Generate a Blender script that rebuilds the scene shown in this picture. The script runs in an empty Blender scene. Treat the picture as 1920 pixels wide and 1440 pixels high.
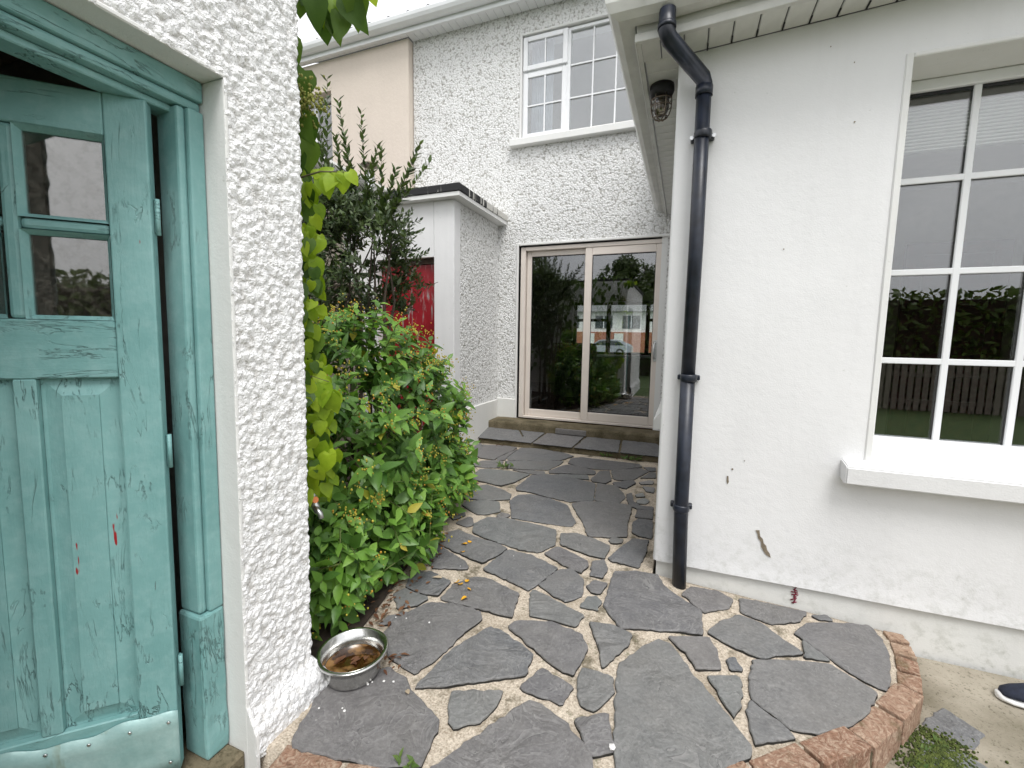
import bpy, bmesh, math, random
import numpy as np
from mathutils import Vector, Matrix, noise
S = bpy.context.scene
random.seed(7)
R = math.radians
PI = math.pi

# ------------------------------------------------------------------ camera
cam_d = bpy.data.cameras.new('camera'); cam = bpy.data.objects.new('camera', cam_d)
S.collection.objects.link(cam); S.camera = cam
def _rot(y, p, o):
    cy, sy, cp, sp, co, so = math.cos(y), math.sin(y), math.cos(p), math.sin(p), math.cos(o), math.sin(o)
    base = np.array([[1, 0, 0], [0, 0, -1], [0, 1, 0]], float)
    return (np.array([[co, -so, 0], [so, co, 0], [0, 0, 1]]) @ np.array([[1, 0, 0], [0, cp, -sp], [0, sp, cp]])
            @ np.array([[cy, 0, sy], [0, 1, 0], [-sy, 0, cy]]) @ base)
CR = _rot(0.374346, 0.10838, 0.0147416)
CAM = Vector((0, 0, 1.25))
cam.matrix_world = Matrix(((CR[0][0], -CR[1][0], -CR[2][0], CAM.x), (CR[0][1], -CR[1][1], -CR[2][1], CAM.y),
                           (CR[0][2], -CR[1][2], -CR[2][2], CAM.z), (0, 0, 0, 1)))
cam_d.sensor_fit = 'HORIZONTAL'; cam_d.sensor_width = 36; cam_d.lens = 820.6 / 1920 * 36
cam_d.clip_start = 0.02; cam_d.clip_end = 600
S.render.resolution_x = 1024; S.render.resolution_y = 768

# ------------------------------------------------------------------ world, sun, exposure
SUN_EL, SUN_ROT = R(60), R(145)
W = bpy.data.worlds.new('World'); S.world = W; W.use_nodes = True
nt = W.node_tree; nt.nodes.clear()
wo = nt.nodes.new('ShaderNodeOutputWorld'); bg = nt.nodes.new('ShaderNodeBackground')
sky = nt.nodes.new('ShaderNodeTexSky'); sky.sky_type = 'NISHITA'; sky.sun_disc = False
sky.sun_elevation = SUN_EL; sky.sun_rotation = SUN_ROT; sky.air_density = 1.0; sky.dust_density = 6.0; sky.ozone_density = 1.0
hs = nt.nodes.new('ShaderNodeHueSaturation'); hs.inputs['Saturation'].default_value = 0.14
# a layer of cloud: soft grey and white patches over the whole dome
tc = nt.nodes.new('ShaderNodeTexCoord'); nz = nt.nodes.new('ShaderNodeTexNoise')
nz.inputs['Scale'].default_value = 2.2; nz.inputs['Detail'].default_value = 5; nz.inputs['Roughness'].default_value = .5
cr = nt.nodes.new('ShaderNodeValToRGB'); cr.color_ramp.elements[0].position = .3; cr.color_ramp.elements[1].position = .72
cr.color_ramp.elements[0].color = (7.2, 7.4, 7.9, 1); cr.color_ramp.elements[1].color = (12.0, 12.0, 12.2, 1)
mx = nt.nodes.new('ShaderNodeMixRGB'); mx.inputs[0].default_value = .72
nt.links.new(tc.outputs['Generated'], nz.inputs['Vector']); nt.links.new(nz.outputs['Fac'], cr.inputs[0])
nt.links.new(sky.outputs[0], hs.inputs['Color']); nt.links.new(hs.outputs[0], mx.inputs[1]); nt.links.new(cr.outputs[0], mx.inputs[2])
nt.links.new(mx.outputs[0], bg.inputs['Color']); bg.inputs['Strength'].default_value = 0.11
nt.links.new(bg.outputs[0], wo.inputs[0])
sl = bpy.data.lights.new('sun', 'SUN'); sl.energy = 1.35; sl.angle = R(24); sl.color = (1, .985, .965)
sun = bpy.data.objects.new('sun', sl); S.collection.objects.link(sun)
_sd = Vector((math.sin(SUN_ROT) * math.cos(SUN_EL), math.cos(SUN_ROT) * math.cos(SUN_EL), math.sin(SUN_EL)))
sun.rotation_euler = (-_sd).to_track_quat('-Z', 'Y').to_euler(); sun.location = (3, -4, 8)
S.view_settings.view_transform = 'Standard'; S.view_settings.look = 'None'
S.view_settings.gamma = 1.0; S.view_settings.exposure = 0.62; S.view_settings.use_curve_mapping = False
S.render.engine = 'CYCLES'
S.cycles.use_denoising = True; S.cycles.max_bounces = 6; S.cycles.transparent_max_bounces = 12
S.cycles.use_adaptive_sampling = True; S.cycles.adaptive_threshold = .02
S.cycles.diffuse_bounces = 3; S.cycles.glossy_bounces = 3; S.cycles.sample_clamp_indirect = 8

# ------------------------------------------------------------------ materials
M = {}
class N:
    def __init__(s, name, disp=None):
        m = bpy.data.materials.new(name); m.use_nodes = True; s.m = m; s.t = m.node_tree; s.t.nodes.clear()
        s.out = s.t.nodes.new('ShaderNodeOutputMaterial'); M[name] = m
        s.tc = None
        if disp: m.displacement_method = disp
    def n(s, typ, **kw):
        x = s.t.nodes.new('ShaderNode' + typ)
        for k, v in kw.items():
            if k.startswith('i_'):
                key = k[2:].replace('_', ' ')
                key = int(key) if key.isdigit() else key
                s.set(x.inputs[key], v)
            else: setattr(x, k, v)
        return x
    def set(s, inp, v):
        if hasattr(v, 'outputs'): v = v.outputs[0]
        if isinstance(v, bpy.types.NodeSocket): s.t.links.new(v, inp)
        elif isinstance(v, (tuple, list)) and len(v) == 3 and inp.type == 'RGBA': inp.default_value = (*v, 1)
        else: inp.default_value = v
    def obj(s, scale=(1, 1, 1), rand=False):
        c = s.n('TexCoord').outputs['Object']
        if rand:
            oi = s.n('ObjectInfo')
            c = s.n('VectorMath', operation='ADD', i_0=c, i_1=s.n('VectorMath', operation='SCALE', i_0=(37., 53., 19.), i_Scale=oi.outputs['Random'])).outputs[0]
        if scale != (1, 1, 1): c = s.n('VectorMath', operation='MULTIPLY', i_0=c, i_1=scale).outputs[0]
        return c
    def noise(s, v, sc, det=4, rough=.55, dist=0):
        return s.n('TexNoise', i_Vector=v, i_Scale=sc, i_Detail=det, i_Roughness=rough, i_Distortion=dist).outputs['Fac']
    def vor(s, v, sc, feature='F1', rnd=1, out='Distance', smooth=None):
        x = s.n('TexVoronoi', feature=feature, i_Vector=v, i_Scale=sc, i_Randomness=rnd)
        if smooth is not None: x.inputs['Smoothness'].default_value = smooth
        return x.outputs[out]
    def ramp(s, f, a, b, ca=(0, 0, 0), cb=(1, 1, 1), mid=None):
        x = s.n('ValToRGB', i_Fac=f); e = x.color_ramp.elements
        e[0].position = a; e[1].position = b; e[0].color = (*ca, 1); e[1].color = (*cb, 1)
        if mid:
            k = e.new(mid[0]); k.color = (*mid[1], 1)
        return x.outputs[0]
    def mix(s, f, a, b, mode='MIX'):
        x = s.n('MixRGB', blend_type=mode); s.set(x.inputs[0], f); s.set(x.inputs[1], a); s.set(x.inputs[2], b); return x.outputs[0]
    def math(s, op, a, b=0.0, clamp=False):
        x = s.n('Math', operation=op, use_clamp=clamp); s.set(x.inputs[0], a); s.set(x.inputs[1], b); return x.outputs[0]
    def bump(s, h, st=.5, d=.01, nrm=None):
        x = s.n('Bump', i_Height=h, i_Strength=st, i_Distance=d)
        if nrm is not None: s.set(x.inputs['Normal'], nrm)
        return x.outputs[0]
    def pr(s, col, rough=.6, nrm=None, metal=0, spec=.5, **kw):
        x = s.n('BsdfPrincipled'); s.set(x.inputs['Base Color'], col); s.set(x.inputs['Roughness'], rough)
        s.set(x.inputs['Metallic'], metal); s.set(x.inputs['Specular IOR Level'], spec)
        if nrm is not None: s.set(x.inputs['Normal'], nrm)
        for k, v in kw.items(): s.set(x.inputs[k.replace('_', ' ')], v)
        s.t.links.new(x.outputs[0], s.out.inputs[0]); return x
    def sep(s, v, ax): return s.n('SeparateXYZ', i_0=v).outputs[ax]

def rough_cast(name, base, dirt_or_pit, sc=46, disp=.011, lo=.50, hi=.78):
    a = N(name, 'BOTH'); v = a.obj()
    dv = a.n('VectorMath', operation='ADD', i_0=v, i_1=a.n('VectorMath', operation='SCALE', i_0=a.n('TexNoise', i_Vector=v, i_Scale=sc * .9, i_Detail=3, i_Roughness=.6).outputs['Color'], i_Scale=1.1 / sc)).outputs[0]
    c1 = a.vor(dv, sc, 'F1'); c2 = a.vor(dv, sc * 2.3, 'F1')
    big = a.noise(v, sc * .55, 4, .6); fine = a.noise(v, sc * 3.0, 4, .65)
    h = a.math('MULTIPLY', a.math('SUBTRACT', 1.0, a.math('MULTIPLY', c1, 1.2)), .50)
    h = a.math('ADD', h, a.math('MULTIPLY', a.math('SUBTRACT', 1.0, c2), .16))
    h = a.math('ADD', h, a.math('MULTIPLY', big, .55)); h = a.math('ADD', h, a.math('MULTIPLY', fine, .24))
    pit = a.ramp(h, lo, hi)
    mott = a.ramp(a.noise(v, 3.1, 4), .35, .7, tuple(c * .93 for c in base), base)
    col = a.mix(a.math('SUBTRACT', 1.0, pit), mott, dirt_or_pit)  # the lower the relief, the more of the darker colour
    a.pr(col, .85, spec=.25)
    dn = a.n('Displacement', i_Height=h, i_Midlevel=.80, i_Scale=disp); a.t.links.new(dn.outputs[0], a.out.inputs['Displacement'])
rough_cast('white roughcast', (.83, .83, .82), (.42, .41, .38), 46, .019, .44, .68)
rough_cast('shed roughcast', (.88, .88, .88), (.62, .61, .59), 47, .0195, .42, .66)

def render_mat(name, base, dirt_or_pit=(.33, .34, .28), low=None, bump=.35):
    a = N(name); v = a.obj()
    n1 = a.noise(v, 2.3, 5); n2 = a.noise(v, 160, 3); n3 = a.noise(v, 26, 4)
    col = a.ramp(n1, .3, .72, tuple(c * .94 for c in base), base)
    stk = a.ramp(a.noise(a.obj((1, 1, .09)), 9, 4, .6), .50, .74); col = a.mix(a.math('MULTIPLY', stk, .16), col, tuple(c * .72 for c in base))
    pat = a.ramp(a.noise(v, .9, 5, .6), .46, .64); col = a.mix(a.math('MULTIPLY', pat, .10), col, tuple(c * .80 for c in base))
    spk = a.ramp(a.noise(v, 38, 3, .6), .70, .76)
    col = a.mix(a.math('MULTIPLY', spk, .35), col, dirt_or_pit)
    if low is not None:
        z = a.sep(v, 2)
        band = a.ramp(a.math('ADD', z, a.math('MULTIPLY', a.noise(v, 6, 4), .25)), low, low + .45, (1, 1, 1), (0, 0, 0))
        st = a.ramp(a.noise(v, 19, 6, .7), .48, .66)
        col = a.mix(a.math('MULTIPLY', a.math('MULTIPLY', band, st), .55), col, dirt_or_pit)
    h = a.math('ADD', a.math('MULTIPLY', n2, .5), a.math('MULTIPLY', n3, 1.0))
    a.pr(col, .8, a.bump(h, bump, .004), spec=.3)
render_mat('white render', (.82, .82, .82), low=.04)
render_mat('white trim render', (.80, .80, .78))
render_mat('plinth render', (.78, .78, .75), low=-.25)
render_mat('cream render', (.68, .60, .52), (.56, .48, .41), bump=.8)

def plain(name, col, rough=.5, var=.08, sc=14, bump=0, bsc=60, metal=0, spec=.5, rand=False):
    a = N(name); v = a.obj(rand=rand); f = a.noise(v, sc, 4)
    c = a.ramp(f, .3, .7, tuple(x * (1 - var) for x in col), tuple(min(1, x * (1 + var)) for x in col))
    nr = a.bump(a.noise(v, bsc, 4), bump, .004) if bump else None
    a.pr(c, rough, nr, metal, spec); return a
plain('white pvc', (.82, .83, .84), .28, .03, 5)
plain('old pvc', (.64, .64, .61), .35, .10, 9)
plain('beige pvc', (.73, .66, .595), .35, .03, 6)
plain('black pipe', (.012, .016, .027), .38, .5, 16, .15, 30)
plain('dark rubber', (.012, .012, .013), .6)
plain('shaded slate edge', (.018, .017, .014), .9, .4, 40)  # shadow along the stone sides, painted as a near-black colour
plain('bitumen', (.02, .02, .021), .8, .4, 20, .6, 60)
plain('dark wood', (.055, .035, .022), .7, .5, 20, .5, 50)
plain('mahogany', (.10, .018, .012), .4, .3, 9)
plain('tan wall', (.34, .29, .20), .8)
plain('magnolia', (.30, .27, .22), .8)
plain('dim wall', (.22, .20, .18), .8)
plain('blind', (.75, .74, .68), .5)
plain('curtain', (.70, .75, .80), .8)
plain('pale dead leaf', (.42, .34, .24), .8)
plain('old planks', (.34, .25, .18), .8, .5, 9, .5, 40)
plain('dark cloth', (.012, .012, .013), .9)
plain('steel', (.62, .62, .60), .22, .12, 40, .06, 90, metal=1)
plain('galvanised', (.62, .63, .63), .38, .2, 12, metal=1)
plain('old brass', (.16, .13, .10), .45, .4, 30, metal=.8)
plain('orange plastic', (.55, .17, .05), .5, .2)
plain('lagging', (.62, .62, .62), .7, .15, 30, .5, 80)
plain('navy canvas', (.012, .017, .035), .8, .3, 60, .4, 400)
plain('white rubber', (.80, .80, .79), .5)
plain('roof tile', (.13, .13, .13), .8, .3, 10, .4, 40, rand=True)
plain('roof tile brown', (.10, .085, .075), .8, .3, 10, .4, 40)
plain('soil', (.03, .021, .014), .95, .5, 30, .9, 60)
plain('bark', (.06, .045, .032), .9, .4, 30, .8, 60)
plain('twig', (.11, .10, .045), .8, .3, 30)
plain('stem green', (.13, .17, .045), .7, .3, 30)
plain('pale pebble', (.75, .74, .72), .6)
plain('red paint mark', (.18, .01, .03), .6)
plain('bare patch', (.22, .18, .13), .9, .4, 60, .5, 90)
plain('hair crack', (.70, .70, .69), .9)
plain('petal', (.85, .42, .02), .6, .25, 40)
plain('car paint', (.40, .43, .46), .25, .05, 3, metal=.4)
plain('car glass', (.03, .04, .045), .05)
plain('far white', (.70, .70, .67), .8)
plain('far brick', (.33, .12, .07), .85, .3, 30)
plain('asphalt', (.06, .06, .06), .9, .2, 30)
plain('fence timber', (.19, .165, .135), .8, .35, 14, .4, 40, rand=True)

# glass: clear pane with a mirror coat that grows with the angle
def glass(name, base=.06, tint=(.93, .95, .95)):
    a = N(name); lw = a.n('Fresnel', i_IOR=1.5)
    f = a.math('ADD', a.math('MULTIPLY', lw.outputs[0], .95), base, True)
    tr = a.n('BsdfTransparent', i_Color=tint); gl = a.n('BsdfGlossy', i_Roughness=.0, i_Color=(1, 1, 1))
    ms = a.n('MixShader'); a.set(ms.inputs[0], f); a.set(ms.inputs[1], tr.outputs[0]); a.set(ms.inputs[2], gl.outputs[0])
    a.t.links.new(ms.outputs[0], a.out.inputs[0])
glass('glass', .08); glass('upper glass', .15); glass('bulb glass', .1, (.8, .75, .65))
# old shed pane: the same with a film of dust
a = N('dusty glass'); v = a.obj()
fr = a.math('ADD', a.n('Fresnel', i_IOR=1.5).outputs[0], .14, True)
ms = a.n('MixShader'); a.set(ms.inputs[0], fr); a.set(ms.inputs[1], a.n('BsdfTransparent', i_Color=(.8, .8, .76)).outputs[0]); a.set(ms.inputs[2], a.n('BsdfGlossy', i_Roughness=.02).outputs[0])
du = a.ramp(a.noise(v, 45, 6, .75), .46, .80, (.02, .02, .02), (.34, .34, .34))
ms2 = a.n('MixShader'); a.set(ms2.inputs[0], du); a.set(ms2.inputs[1], ms.outputs[0]); a.set(ms2.inputs[2], a.n('BsdfDiffuse', i_Color=(.32, .29, .25)).outputs[0])
a.t.links.new(ms2.outputs[0], a.out.inputs[0])

# teal paint, brushed, cracked along the grain and chipped to grey wood and an older red coat
def teal(name, grain):
    a = N(name); v = a.obj(); vg = a.obj(grain)
    n1 = a.noise(v, 3.5, 4); br = a.noise(vg, 95, 4, .6)
    col = a.ramp(n1, .3, .7, (.152, .325, .318), (.22, .415, .405))
    col = a.mix(a.math('MULTIPLY', a.ramp(a.noise(v, 24, 5, .7), .45, .8), .35), col, (.38, .57, .56))
    # hairline crackle: thin contour lines of a noise stretched along the grain, only in patches
    nn = a.noise(vg, 22, 5, .65, .6)
    line = a.ramp(a.math('ABSOLUTE', a.math('SUBTRACT', nn, .5)), .0, .013, (1, 1, 1), (0, 0, 0))
    patch = a.ramp(a.noise(v, 6, 3), .46, .58)
    cracks = a.math('MULTIPLY', line, patch)
    chip = a.ramp(a.noise(vg, 19, 6, .74, .5), .69, .71)
    rchip = a.ramp(a.noise(a.n('VectorMath', operation='ADD', i_0=vg, i_1=(5.3, 2.2, 9.1)).outputs[0], 15, 4, .6), .725, .732)
    col = a.mix(a.math('MULTIPLY', cracks, .5), col, (.07, .125, .12))
    col = a.mix(chip, col, (.20, .21, .19)); col = a.mix(rchip, col, (.30, .012, .016))
    h = a.math('SUBTRACT', a.math('ADD', a.math('MULTIPLY', br, .35), a.math('MULTIPLY', a.noise(v, 55, 3), .3)), a.math('ADD', a.math('MULTIPLY', cracks, .9), chip))
    a.pr(col, a.math('ADD', .34, a.math('MULTIPLY', n1, .2)), a.bump(h, .8, .004), spec=.4)
teal('teal paint upright', (1, 1, .16)); teal('teal paint level', (.16, .16, 1))
a = N('kick plate metal'); v = a.obj()
col = a.ramp(a.noise(v, 9, 5, .7), .3, .7, (.22, .38, .365), (.37, .53, .51))
col = a.mix(a.ramp(a.noise(a.obj((1, 1, .3)), 14, 4), .60, .72), col, (.20, .22, .12))
a.pr(col, .42, a.bump(a.noise(v, 11, 4), .6, .008), metal=.15)
a = N('red door paint'); v = a.obj()
g = a.obj((1, 1, .13))
f = a.ramp(a.noise(g, 17, 5, .7), .55, .61); f = a.math('MULTIPLY', f, a.ramp(a.noise(v, 3, 2), .38, .54))
col = a.mix(f, a.ramp(a.noise(v, 6, 4), .3, .7, (.20, .004, .010), (.34, .010, .020)), (.34, .31, .30))
a.pr(col, .38, a.bump(a.noise(g, 60, 4), .3, .003))

# slate: riven, with swirling ledges; colour differs from stone to stone
def slate(name, k=1.0):  # k scales the grey
    a = N(name); v = a.obj(rand=True); oi = a.n('ObjectInfo').outputs['Random']; oj = a.math('FRACT', a.math('MULTIPLY', oi, 7.31))
    n = a.noise(v, 5.0, 4, .52, 1.0)
    n13 = a.math('MULTIPLY', n, 14.)
    saw = a.math('FRACT', n13)                       # ledges: a slow rise and a sudden drop, like split layers
    rim = a.ramp(saw, .70, .97)
    wg = a.ramp(a.noise(v, 3.1, 3), .36, .60)
    fine = a.noise(v, 85, 5, .7); mid = a.noise(v, 15, 5, .6); big = a.noise(v, 3.2, 3)
    t = a.ramp(oi, 0, 1, (.050 * k, .060 * k, .074 * k), (.125 * k, .142 * k, .132 * k), (.5, (.110 * k, .092 * k, .090 * k)))
    t = a.mix(.5, t, a.ramp(oj, 0, 1, (.070 * k, .074 * k, .080 * k), (.120 * k, .118 * k, .114 * k)))
    col = a.mix(.38, t, a.ramp(mid, .25, .75, (.040 * k, .043 * k, .047 * k), (.165 * k, .165 * k, .160 * k)))
    col = a.mix(a.math('MULTIPLY', a.ramp(big, .40, .68), .35), col, (.125 * k, .118 * k, .108 * k))
    lm = a.math('MULTIPLY', rim, wg)
    col = a.mix(a.math('MULTIPLY', lm, .42), col, (.20 * k, .195 * k, .188 * k))
    col = a.mix(a.math('MULTIPLY', a.math('MULTIPLY', a.ramp(saw, .0, .07, (1, 1, 1), (0, 0, 0)), wg), .6), col, (.030, .031, .033))
    sp = a.ramp(a.noise(v, 60, 2), .70, .75)
    col = a.mix(a.math('MULTIPLY', sp, .45), col, (.34, .34, .32))
    h = a.math('ADD', a.math('MULTIPLY', a.math('MULTIPLY', saw, wg), .34), a.math('ADD', a.math('MULTIPLY', fine, .38), a.math('MULTIPLY', mid, .75)))
    col = a.mix(a.math('MULTIPLY', a.ramp(fine, .50, .72), .35), col, (.21 * k, .21 * k, .205 * k)); col = a.mix(a.math('MULTIPLY', a.ramp(fine, .28, .46, (1, 1, 1), (0, 0, 0)), .35), col, (.045 * k, .046 * k, .05 * k))
    a.pr(col, a.math('ADD', .40, a.math('MULTIPLY', mid, .3)), a.bump(h, 1.0, .009), spec=.45)
slate('slate', 1.55); slate('pale slate', 2.6)
a = N('mortar'); v = a.obj()
g = a.noise(v, 130, 4, .7); b = a.noise(v, 7, 4)
col = a.ramp(g, .33, .66, (.32, .26, .195), (.74, .655, .54))
col = a.mix(a.math('MULTIPLY', a.ramp(b, .5, .72), .6), col, (.20, .155, .10))
col = a.mix(a.math('MULTIPLY', a.ramp(a.noise(v, 5.2, 6, .75), .54, .64), .75), col, (.075, .065, .032))
col = a.mix(a.math('MULTIPLY', a.ramp(a.noise(v, 17, 4, .7), .60, .70), .55), col, (.06, .075, .02))
a.pr(col, .95, a.bump(g, .9, .006), spec=.2)
a = N('concrete'); v = a.obj()
g = a.noise(v, 90, 5, .7); b = a.noise(v, 3.3, 5)
col = a.ramp(b, .32, .68, (.18, .16, .115), (.40, .36, .29))
col = a.mix(a.math('MULTIPLY', a.ramp(g, .56, .66), .75), col, (.09, .08, .05))
a.pr(col, .92, a.bump(g, .7, .006), spec=.2)
a = N('mossy concrete'); v = a.obj()
g = a.noise(v, 60, 5, .7); b = a.noise(v, 5.3, 5)
col = a.ramp(b, .3, .7, (.065, .055, .030), (.21, .175, .115))
col = a.mix(a.math('MULTIPLY', a.ramp(g, .52, .66), .6), col, (.035, .03, .014))
a.pr(col, .92, a.bump(g, .8, .008), spec=.2)
a = N('brick clay'); v = a.obj(rand=True); oi = a.n('ObjectInfo').outputs['Random']
rv = a.n('VectorMath', operation='MULTIPLY', i_0=v, i_1=(1, 1, .6)).outputs[0]
g = a.noise(rv, 38, 6, .75, 1.6); b = a.noise(v, 11, 4); f = a.noise(v, 150, 3, .7)
col = a.ramp(oi, 0, 1, (.29, .165, .11), (.40, .27, .19))
col = a.mix(a.math('MULTIPLY', a.ramp(g, .47, .62), .75), col, (.58, .45, .34)); col = a.mix(a.math('MULTIPLY', a.ramp(g, .32, .43, (1, 1, 1), (0, 0, 0)), .8), col, (.085, .045, .03))
col = a.mix(a.math('MULTIPLY', a.ramp(b, .56, .70), .55), col, (.12, .10, .045))
a.pr(col, .9, a.bump(a.math('ADD', g, a.math('MULTIPLY', f, .3)), .9, .012), spec=.2)
a = N('floor board'); v = a.obj((1, .12, 1), rand=True)
col = a.ramp(a.noise(v, 20, 4), .3, .7, (.10, .055, .034), (.19, .115, .075))
a.pr(col, .06, spec=1.0)
a = N('dirty water'); v = a.obj()
col = a.ramp(a.noise(v, 17, 4), .45, .6, (.035, .014, .004), (.24, .13, .05))
a.pr(col, .03, spec=.7)
a = N('grass lawn'); v = a.obj()
a.pr(a.ramp(a.noise(v, 12, 5), .3, .7, (.03, .06, .012), (.08, .13, .03)), .9, a.bump(a.noise(v, 50, 4), .8, .02))
a = N('moss'); v = a.obj()
a.pr(a.ramp(a.noise(v, 60, 4), .3, .7, (.03, .05, .008), (.12, .15, .03)), .95, a.bump(a.noise(v, 160, 3), .9, .01))
def leaf(name, dark, light, rough=.42, tr=.3, back=None):
    a = N(name); oi = a.n('ObjectInfo').outputs['Random']; ge = a.n('NewGeometry')
    f = a.math('FRACT', a.math('ADD', oi, ge.outputs['Random Per Island']))
    v = a.obj()
    col = a.ramp(f, .05, .95, dark, light)
    col = a.mix(.25, col, a.ramp(a.noise(v, 70, 3), .3, .7, dark, light))
    x = a.n('BsdfPrincipled'); a.set(x.inputs['Base Color'], col); a.set(x.inputs['Roughness'], rough); a.set(x.inputs['Specular IOR Level'], .35)
    t = a.n('BsdfTranslucent'); a.set(t.inputs['Color'], a.mix(1.0, col, (1.25, 1.3, .6), 'MULTIPLY'))
    ms = a.n('MixShader', i_0=tr); a.set(ms.inputs[1], x.outputs[0]); a.set(ms.inputs[2], t.outputs[0])
    a.t.links.new(ms.outputs[0], a.out.inputs[0])
leaf('hypericum leaf', (.038, .11, .018), (.165, .31, .06), .38, .22)
leaf('hypericum young leaf', (.12, .27, .035), (.24, .42, .075))
leaf('evergreen leaf', (.03, .06, .026), (.13, .17, .08), .40, .15)
leaf('evergreen young leaf', (.06, .10, .03), (.12, .17, .06), .5, .2)
leaf('vine leaf', (.17, .29, .012), (.38, .50, .035), .5, .4)
leaf('yellowed leaf', (.26, .30, .03), (.50, .42, .06), .5, .3)
leaf('dark vine leaf', (.045, .10, .015), (.13, .22, .03), .5, .35)
leaf('flower head', (.22, .24, .05), (.36, .36, .10), .7, .2)
leaf('berry', (.36, .33, .035), (.55, .46, .07), .5, .1)
leaf('orange bud', (.45, .15, .03), (.55, .33, .04), .5, .1)
leaf('hedge leaf', (.035, .065, .012), (.11, .17, .035), .5, .2)
leaf('dead leaf', (.07, .025, .012), (.20, .10, .05), .8, .1)
leaf('weed leaf', (.05, .10, .02), (.13, .20, .05), .6, .2)

# ------------------------------------------------------------------ builders
COL = S.collection
def tag(o, label, cat=None, group=None, kind=None):
    if label: o['label'] = label
    if cat: o['category'] = cat
    if group: o['group'] = group
    if kind: o['kind'] = kind
    return o
def thing(name, at, label, cat, group=None):
    o = bpy.data.objects.new(name, None); o.location = at; o.empty_display_size = .1; COL.objects.link(o)
    return tag(o, label, cat, group)
def wm(o):
    m = o.matrix_basis.copy()
    return wm(o.parent) @ o.matrix_parent_inverse @ m if o.parent is not None else m
def child(o, parent):
    """parent an object while its own coordinates stay those of the world"""
    o.parent = parent; o.matrix_parent_inverse = wm(parent).inverted()
    return o
def finish(name, me, mat, parent=None, smooth=False):
    mats = mat if isinstance(mat, (list, tuple)) else [mat]
    for k in mats: me.materials.append(M[k])
    if smooth:
        me.polygons.foreach_set('use_smooth', [True] * len(me.polygons))
    o = bpy.data.objects.new(name, me); COL.objects.link(o)
    if parent is not None: child(o, parent)
    return o
def pyd(name, vs, fs, mat, parent=None, smooth=False):
    me = bpy.data.meshes.new(name); me.from_pydata([tuple(v) for v in vs], [], [tuple(f) for f in fs]); me.update()
    return finish(name, me, mat, parent, smooth)
class B:
    """collects shapes into ONE mesh"""
    def __init__(s): s.bm = bmesh.new()
    def box(s, a, b, bev=0, mi=0, seg=1):
        x0, y0, z0 = (min(a[i], b[i]) for i in range(3)); x1, y1, z1 = (max(a[i], b[i]) for i in range(3))
        v = [s.bm.verts.new(c) for c in ((x0, y0, z0), (x1, y0, z0), (x1, y1, z0), (x0, y1, z0), (x0, y0, z1), (x1, y0, z1), (x1, y1, z1), (x0, y1, z1))]
        f = [s.bm.faces.new([v[i] for i in q]) for q in ((3, 2, 1, 0), (4, 5, 6, 7), (0, 1, 5, 4), (1, 2, 6, 5), (2, 3, 7, 6), (3, 0, 4, 7))]
        for k in f: k.material_index = mi
        if bev:
            es = list({e for k in f for e in k.edges})
            bmesh.ops.bevel(s.bm, geom=es, offset=bev, segments=seg, affect='EDGES', profile=.5)
        return s
    def prism(s, prof, axis, a, b, mi=0):
        """closed 2-D profile pushed along an axis; profile coordinates are the two other axes in order"""
        def P(p, t): return {'x': (t, p[0], p[1]), 'y': (p[0], t, p[1]), 'z': (p[0], p[1], t)}[axis]
        r0 = [s.bm.verts.new(P(p, a)) for p in prof]; r1 = [s.bm.verts.new(P(p, b)) for p in prof]; n = len(prof)
        fs = [s.bm.faces.new((r0[i], r0[(i + 1) % n], r1[(i + 1) % n], r1[i])) for i in range(n)] + [s.bm.faces.new(r0[::-1]), s.bm.faces.new(r1)]
        for k in fs: k.material_index = mi
        return s
    def tube(s, path, r, n=8, caps=True, mi=0):
        path = [Vector(p) for p in path]; rs = r if isinstance(r, (list, tuple)) else [r] * len(path); rings = []
        t0 = (path[1] - path[0]).normalized(); u = t0.orthogonal().normalized()
        for i, p in enumerate(path):
            t = (path[min(i + 1, len(path) - 1)] - path[max(i - 1, 0)]).normalized()
            u = (u - t * u.dot(t)).normalized(); w = t.cross(u)
            rings.append([s.bm.verts.new(p + (u * math.cos(2 * PI * k / n) + w * math.sin(2 * PI * k / n)) * rs[i]) for k in range(n)])
        for i in range(len(rings) - 1):
            for k in range(n):
                f = s.bm.faces.new((rings[i][k], rings[i][(k + 1) % n], rings[i + 1][(k + 1) % n], rings[i + 1][k])); f.material_index = mi; f.smooth = True
        if caps:
            s.bm.faces.new(rings[0][::-1]).material_index = mi; s.bm.faces.new(rings[-1]).material_index = mi
        return s
    def lathe(s, prof, c, n=24, mi=0):
        rings = []
        for r, z in prof:
            rings.append([s.bm.verts.new((c[0] + r * math.cos(2 * PI * k / n), c[1] + r * math.sin(2 * PI * k / n), c[2] + z)) for k in range(n)] if r > 1e-5 else [s.bm.verts.new((c[0], c[1], c[2] + z))])
        for a_, b_ in zip(rings, rings[1:]):
            for k in range(n):
                q = [a_[k % len(a_)], a_[(k + 1) % len(a_)], b_[(k + 1) % len(b_)], b_[k % len(b_)]]
                q = list(dict.fromkeys(q))
                if len(q) > 2:
                    f = s.bm.faces.new(q); f.smooth = True; f.material_index = mi
        return s
    def poly(s, pts, mi=0):
        f = s.bm.faces.new([s.bm.verts.new(p) for p in pts]); f.material_index = mi; return s
    def done(s, name, mat, parent=None, warp=None, recalc=True):
        if warp:
            for v in s.bm.verts: v.co = Vector(warp(v.co))
        if recalc: bmesh.ops.recalc_face_normals(s.bm, faces=s.bm.faces)
        me = bpy.data.meshes.new(name); s.bm.to_mesh(me); s.bm.free()
        return finish(name, me, mat, parent)
def box(name, a, b, mat, parent=None, bev=0.0, warp=None, seg=1): return B().box(a, b, bev, seg=seg).done(name, mat, parent, warp)
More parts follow.
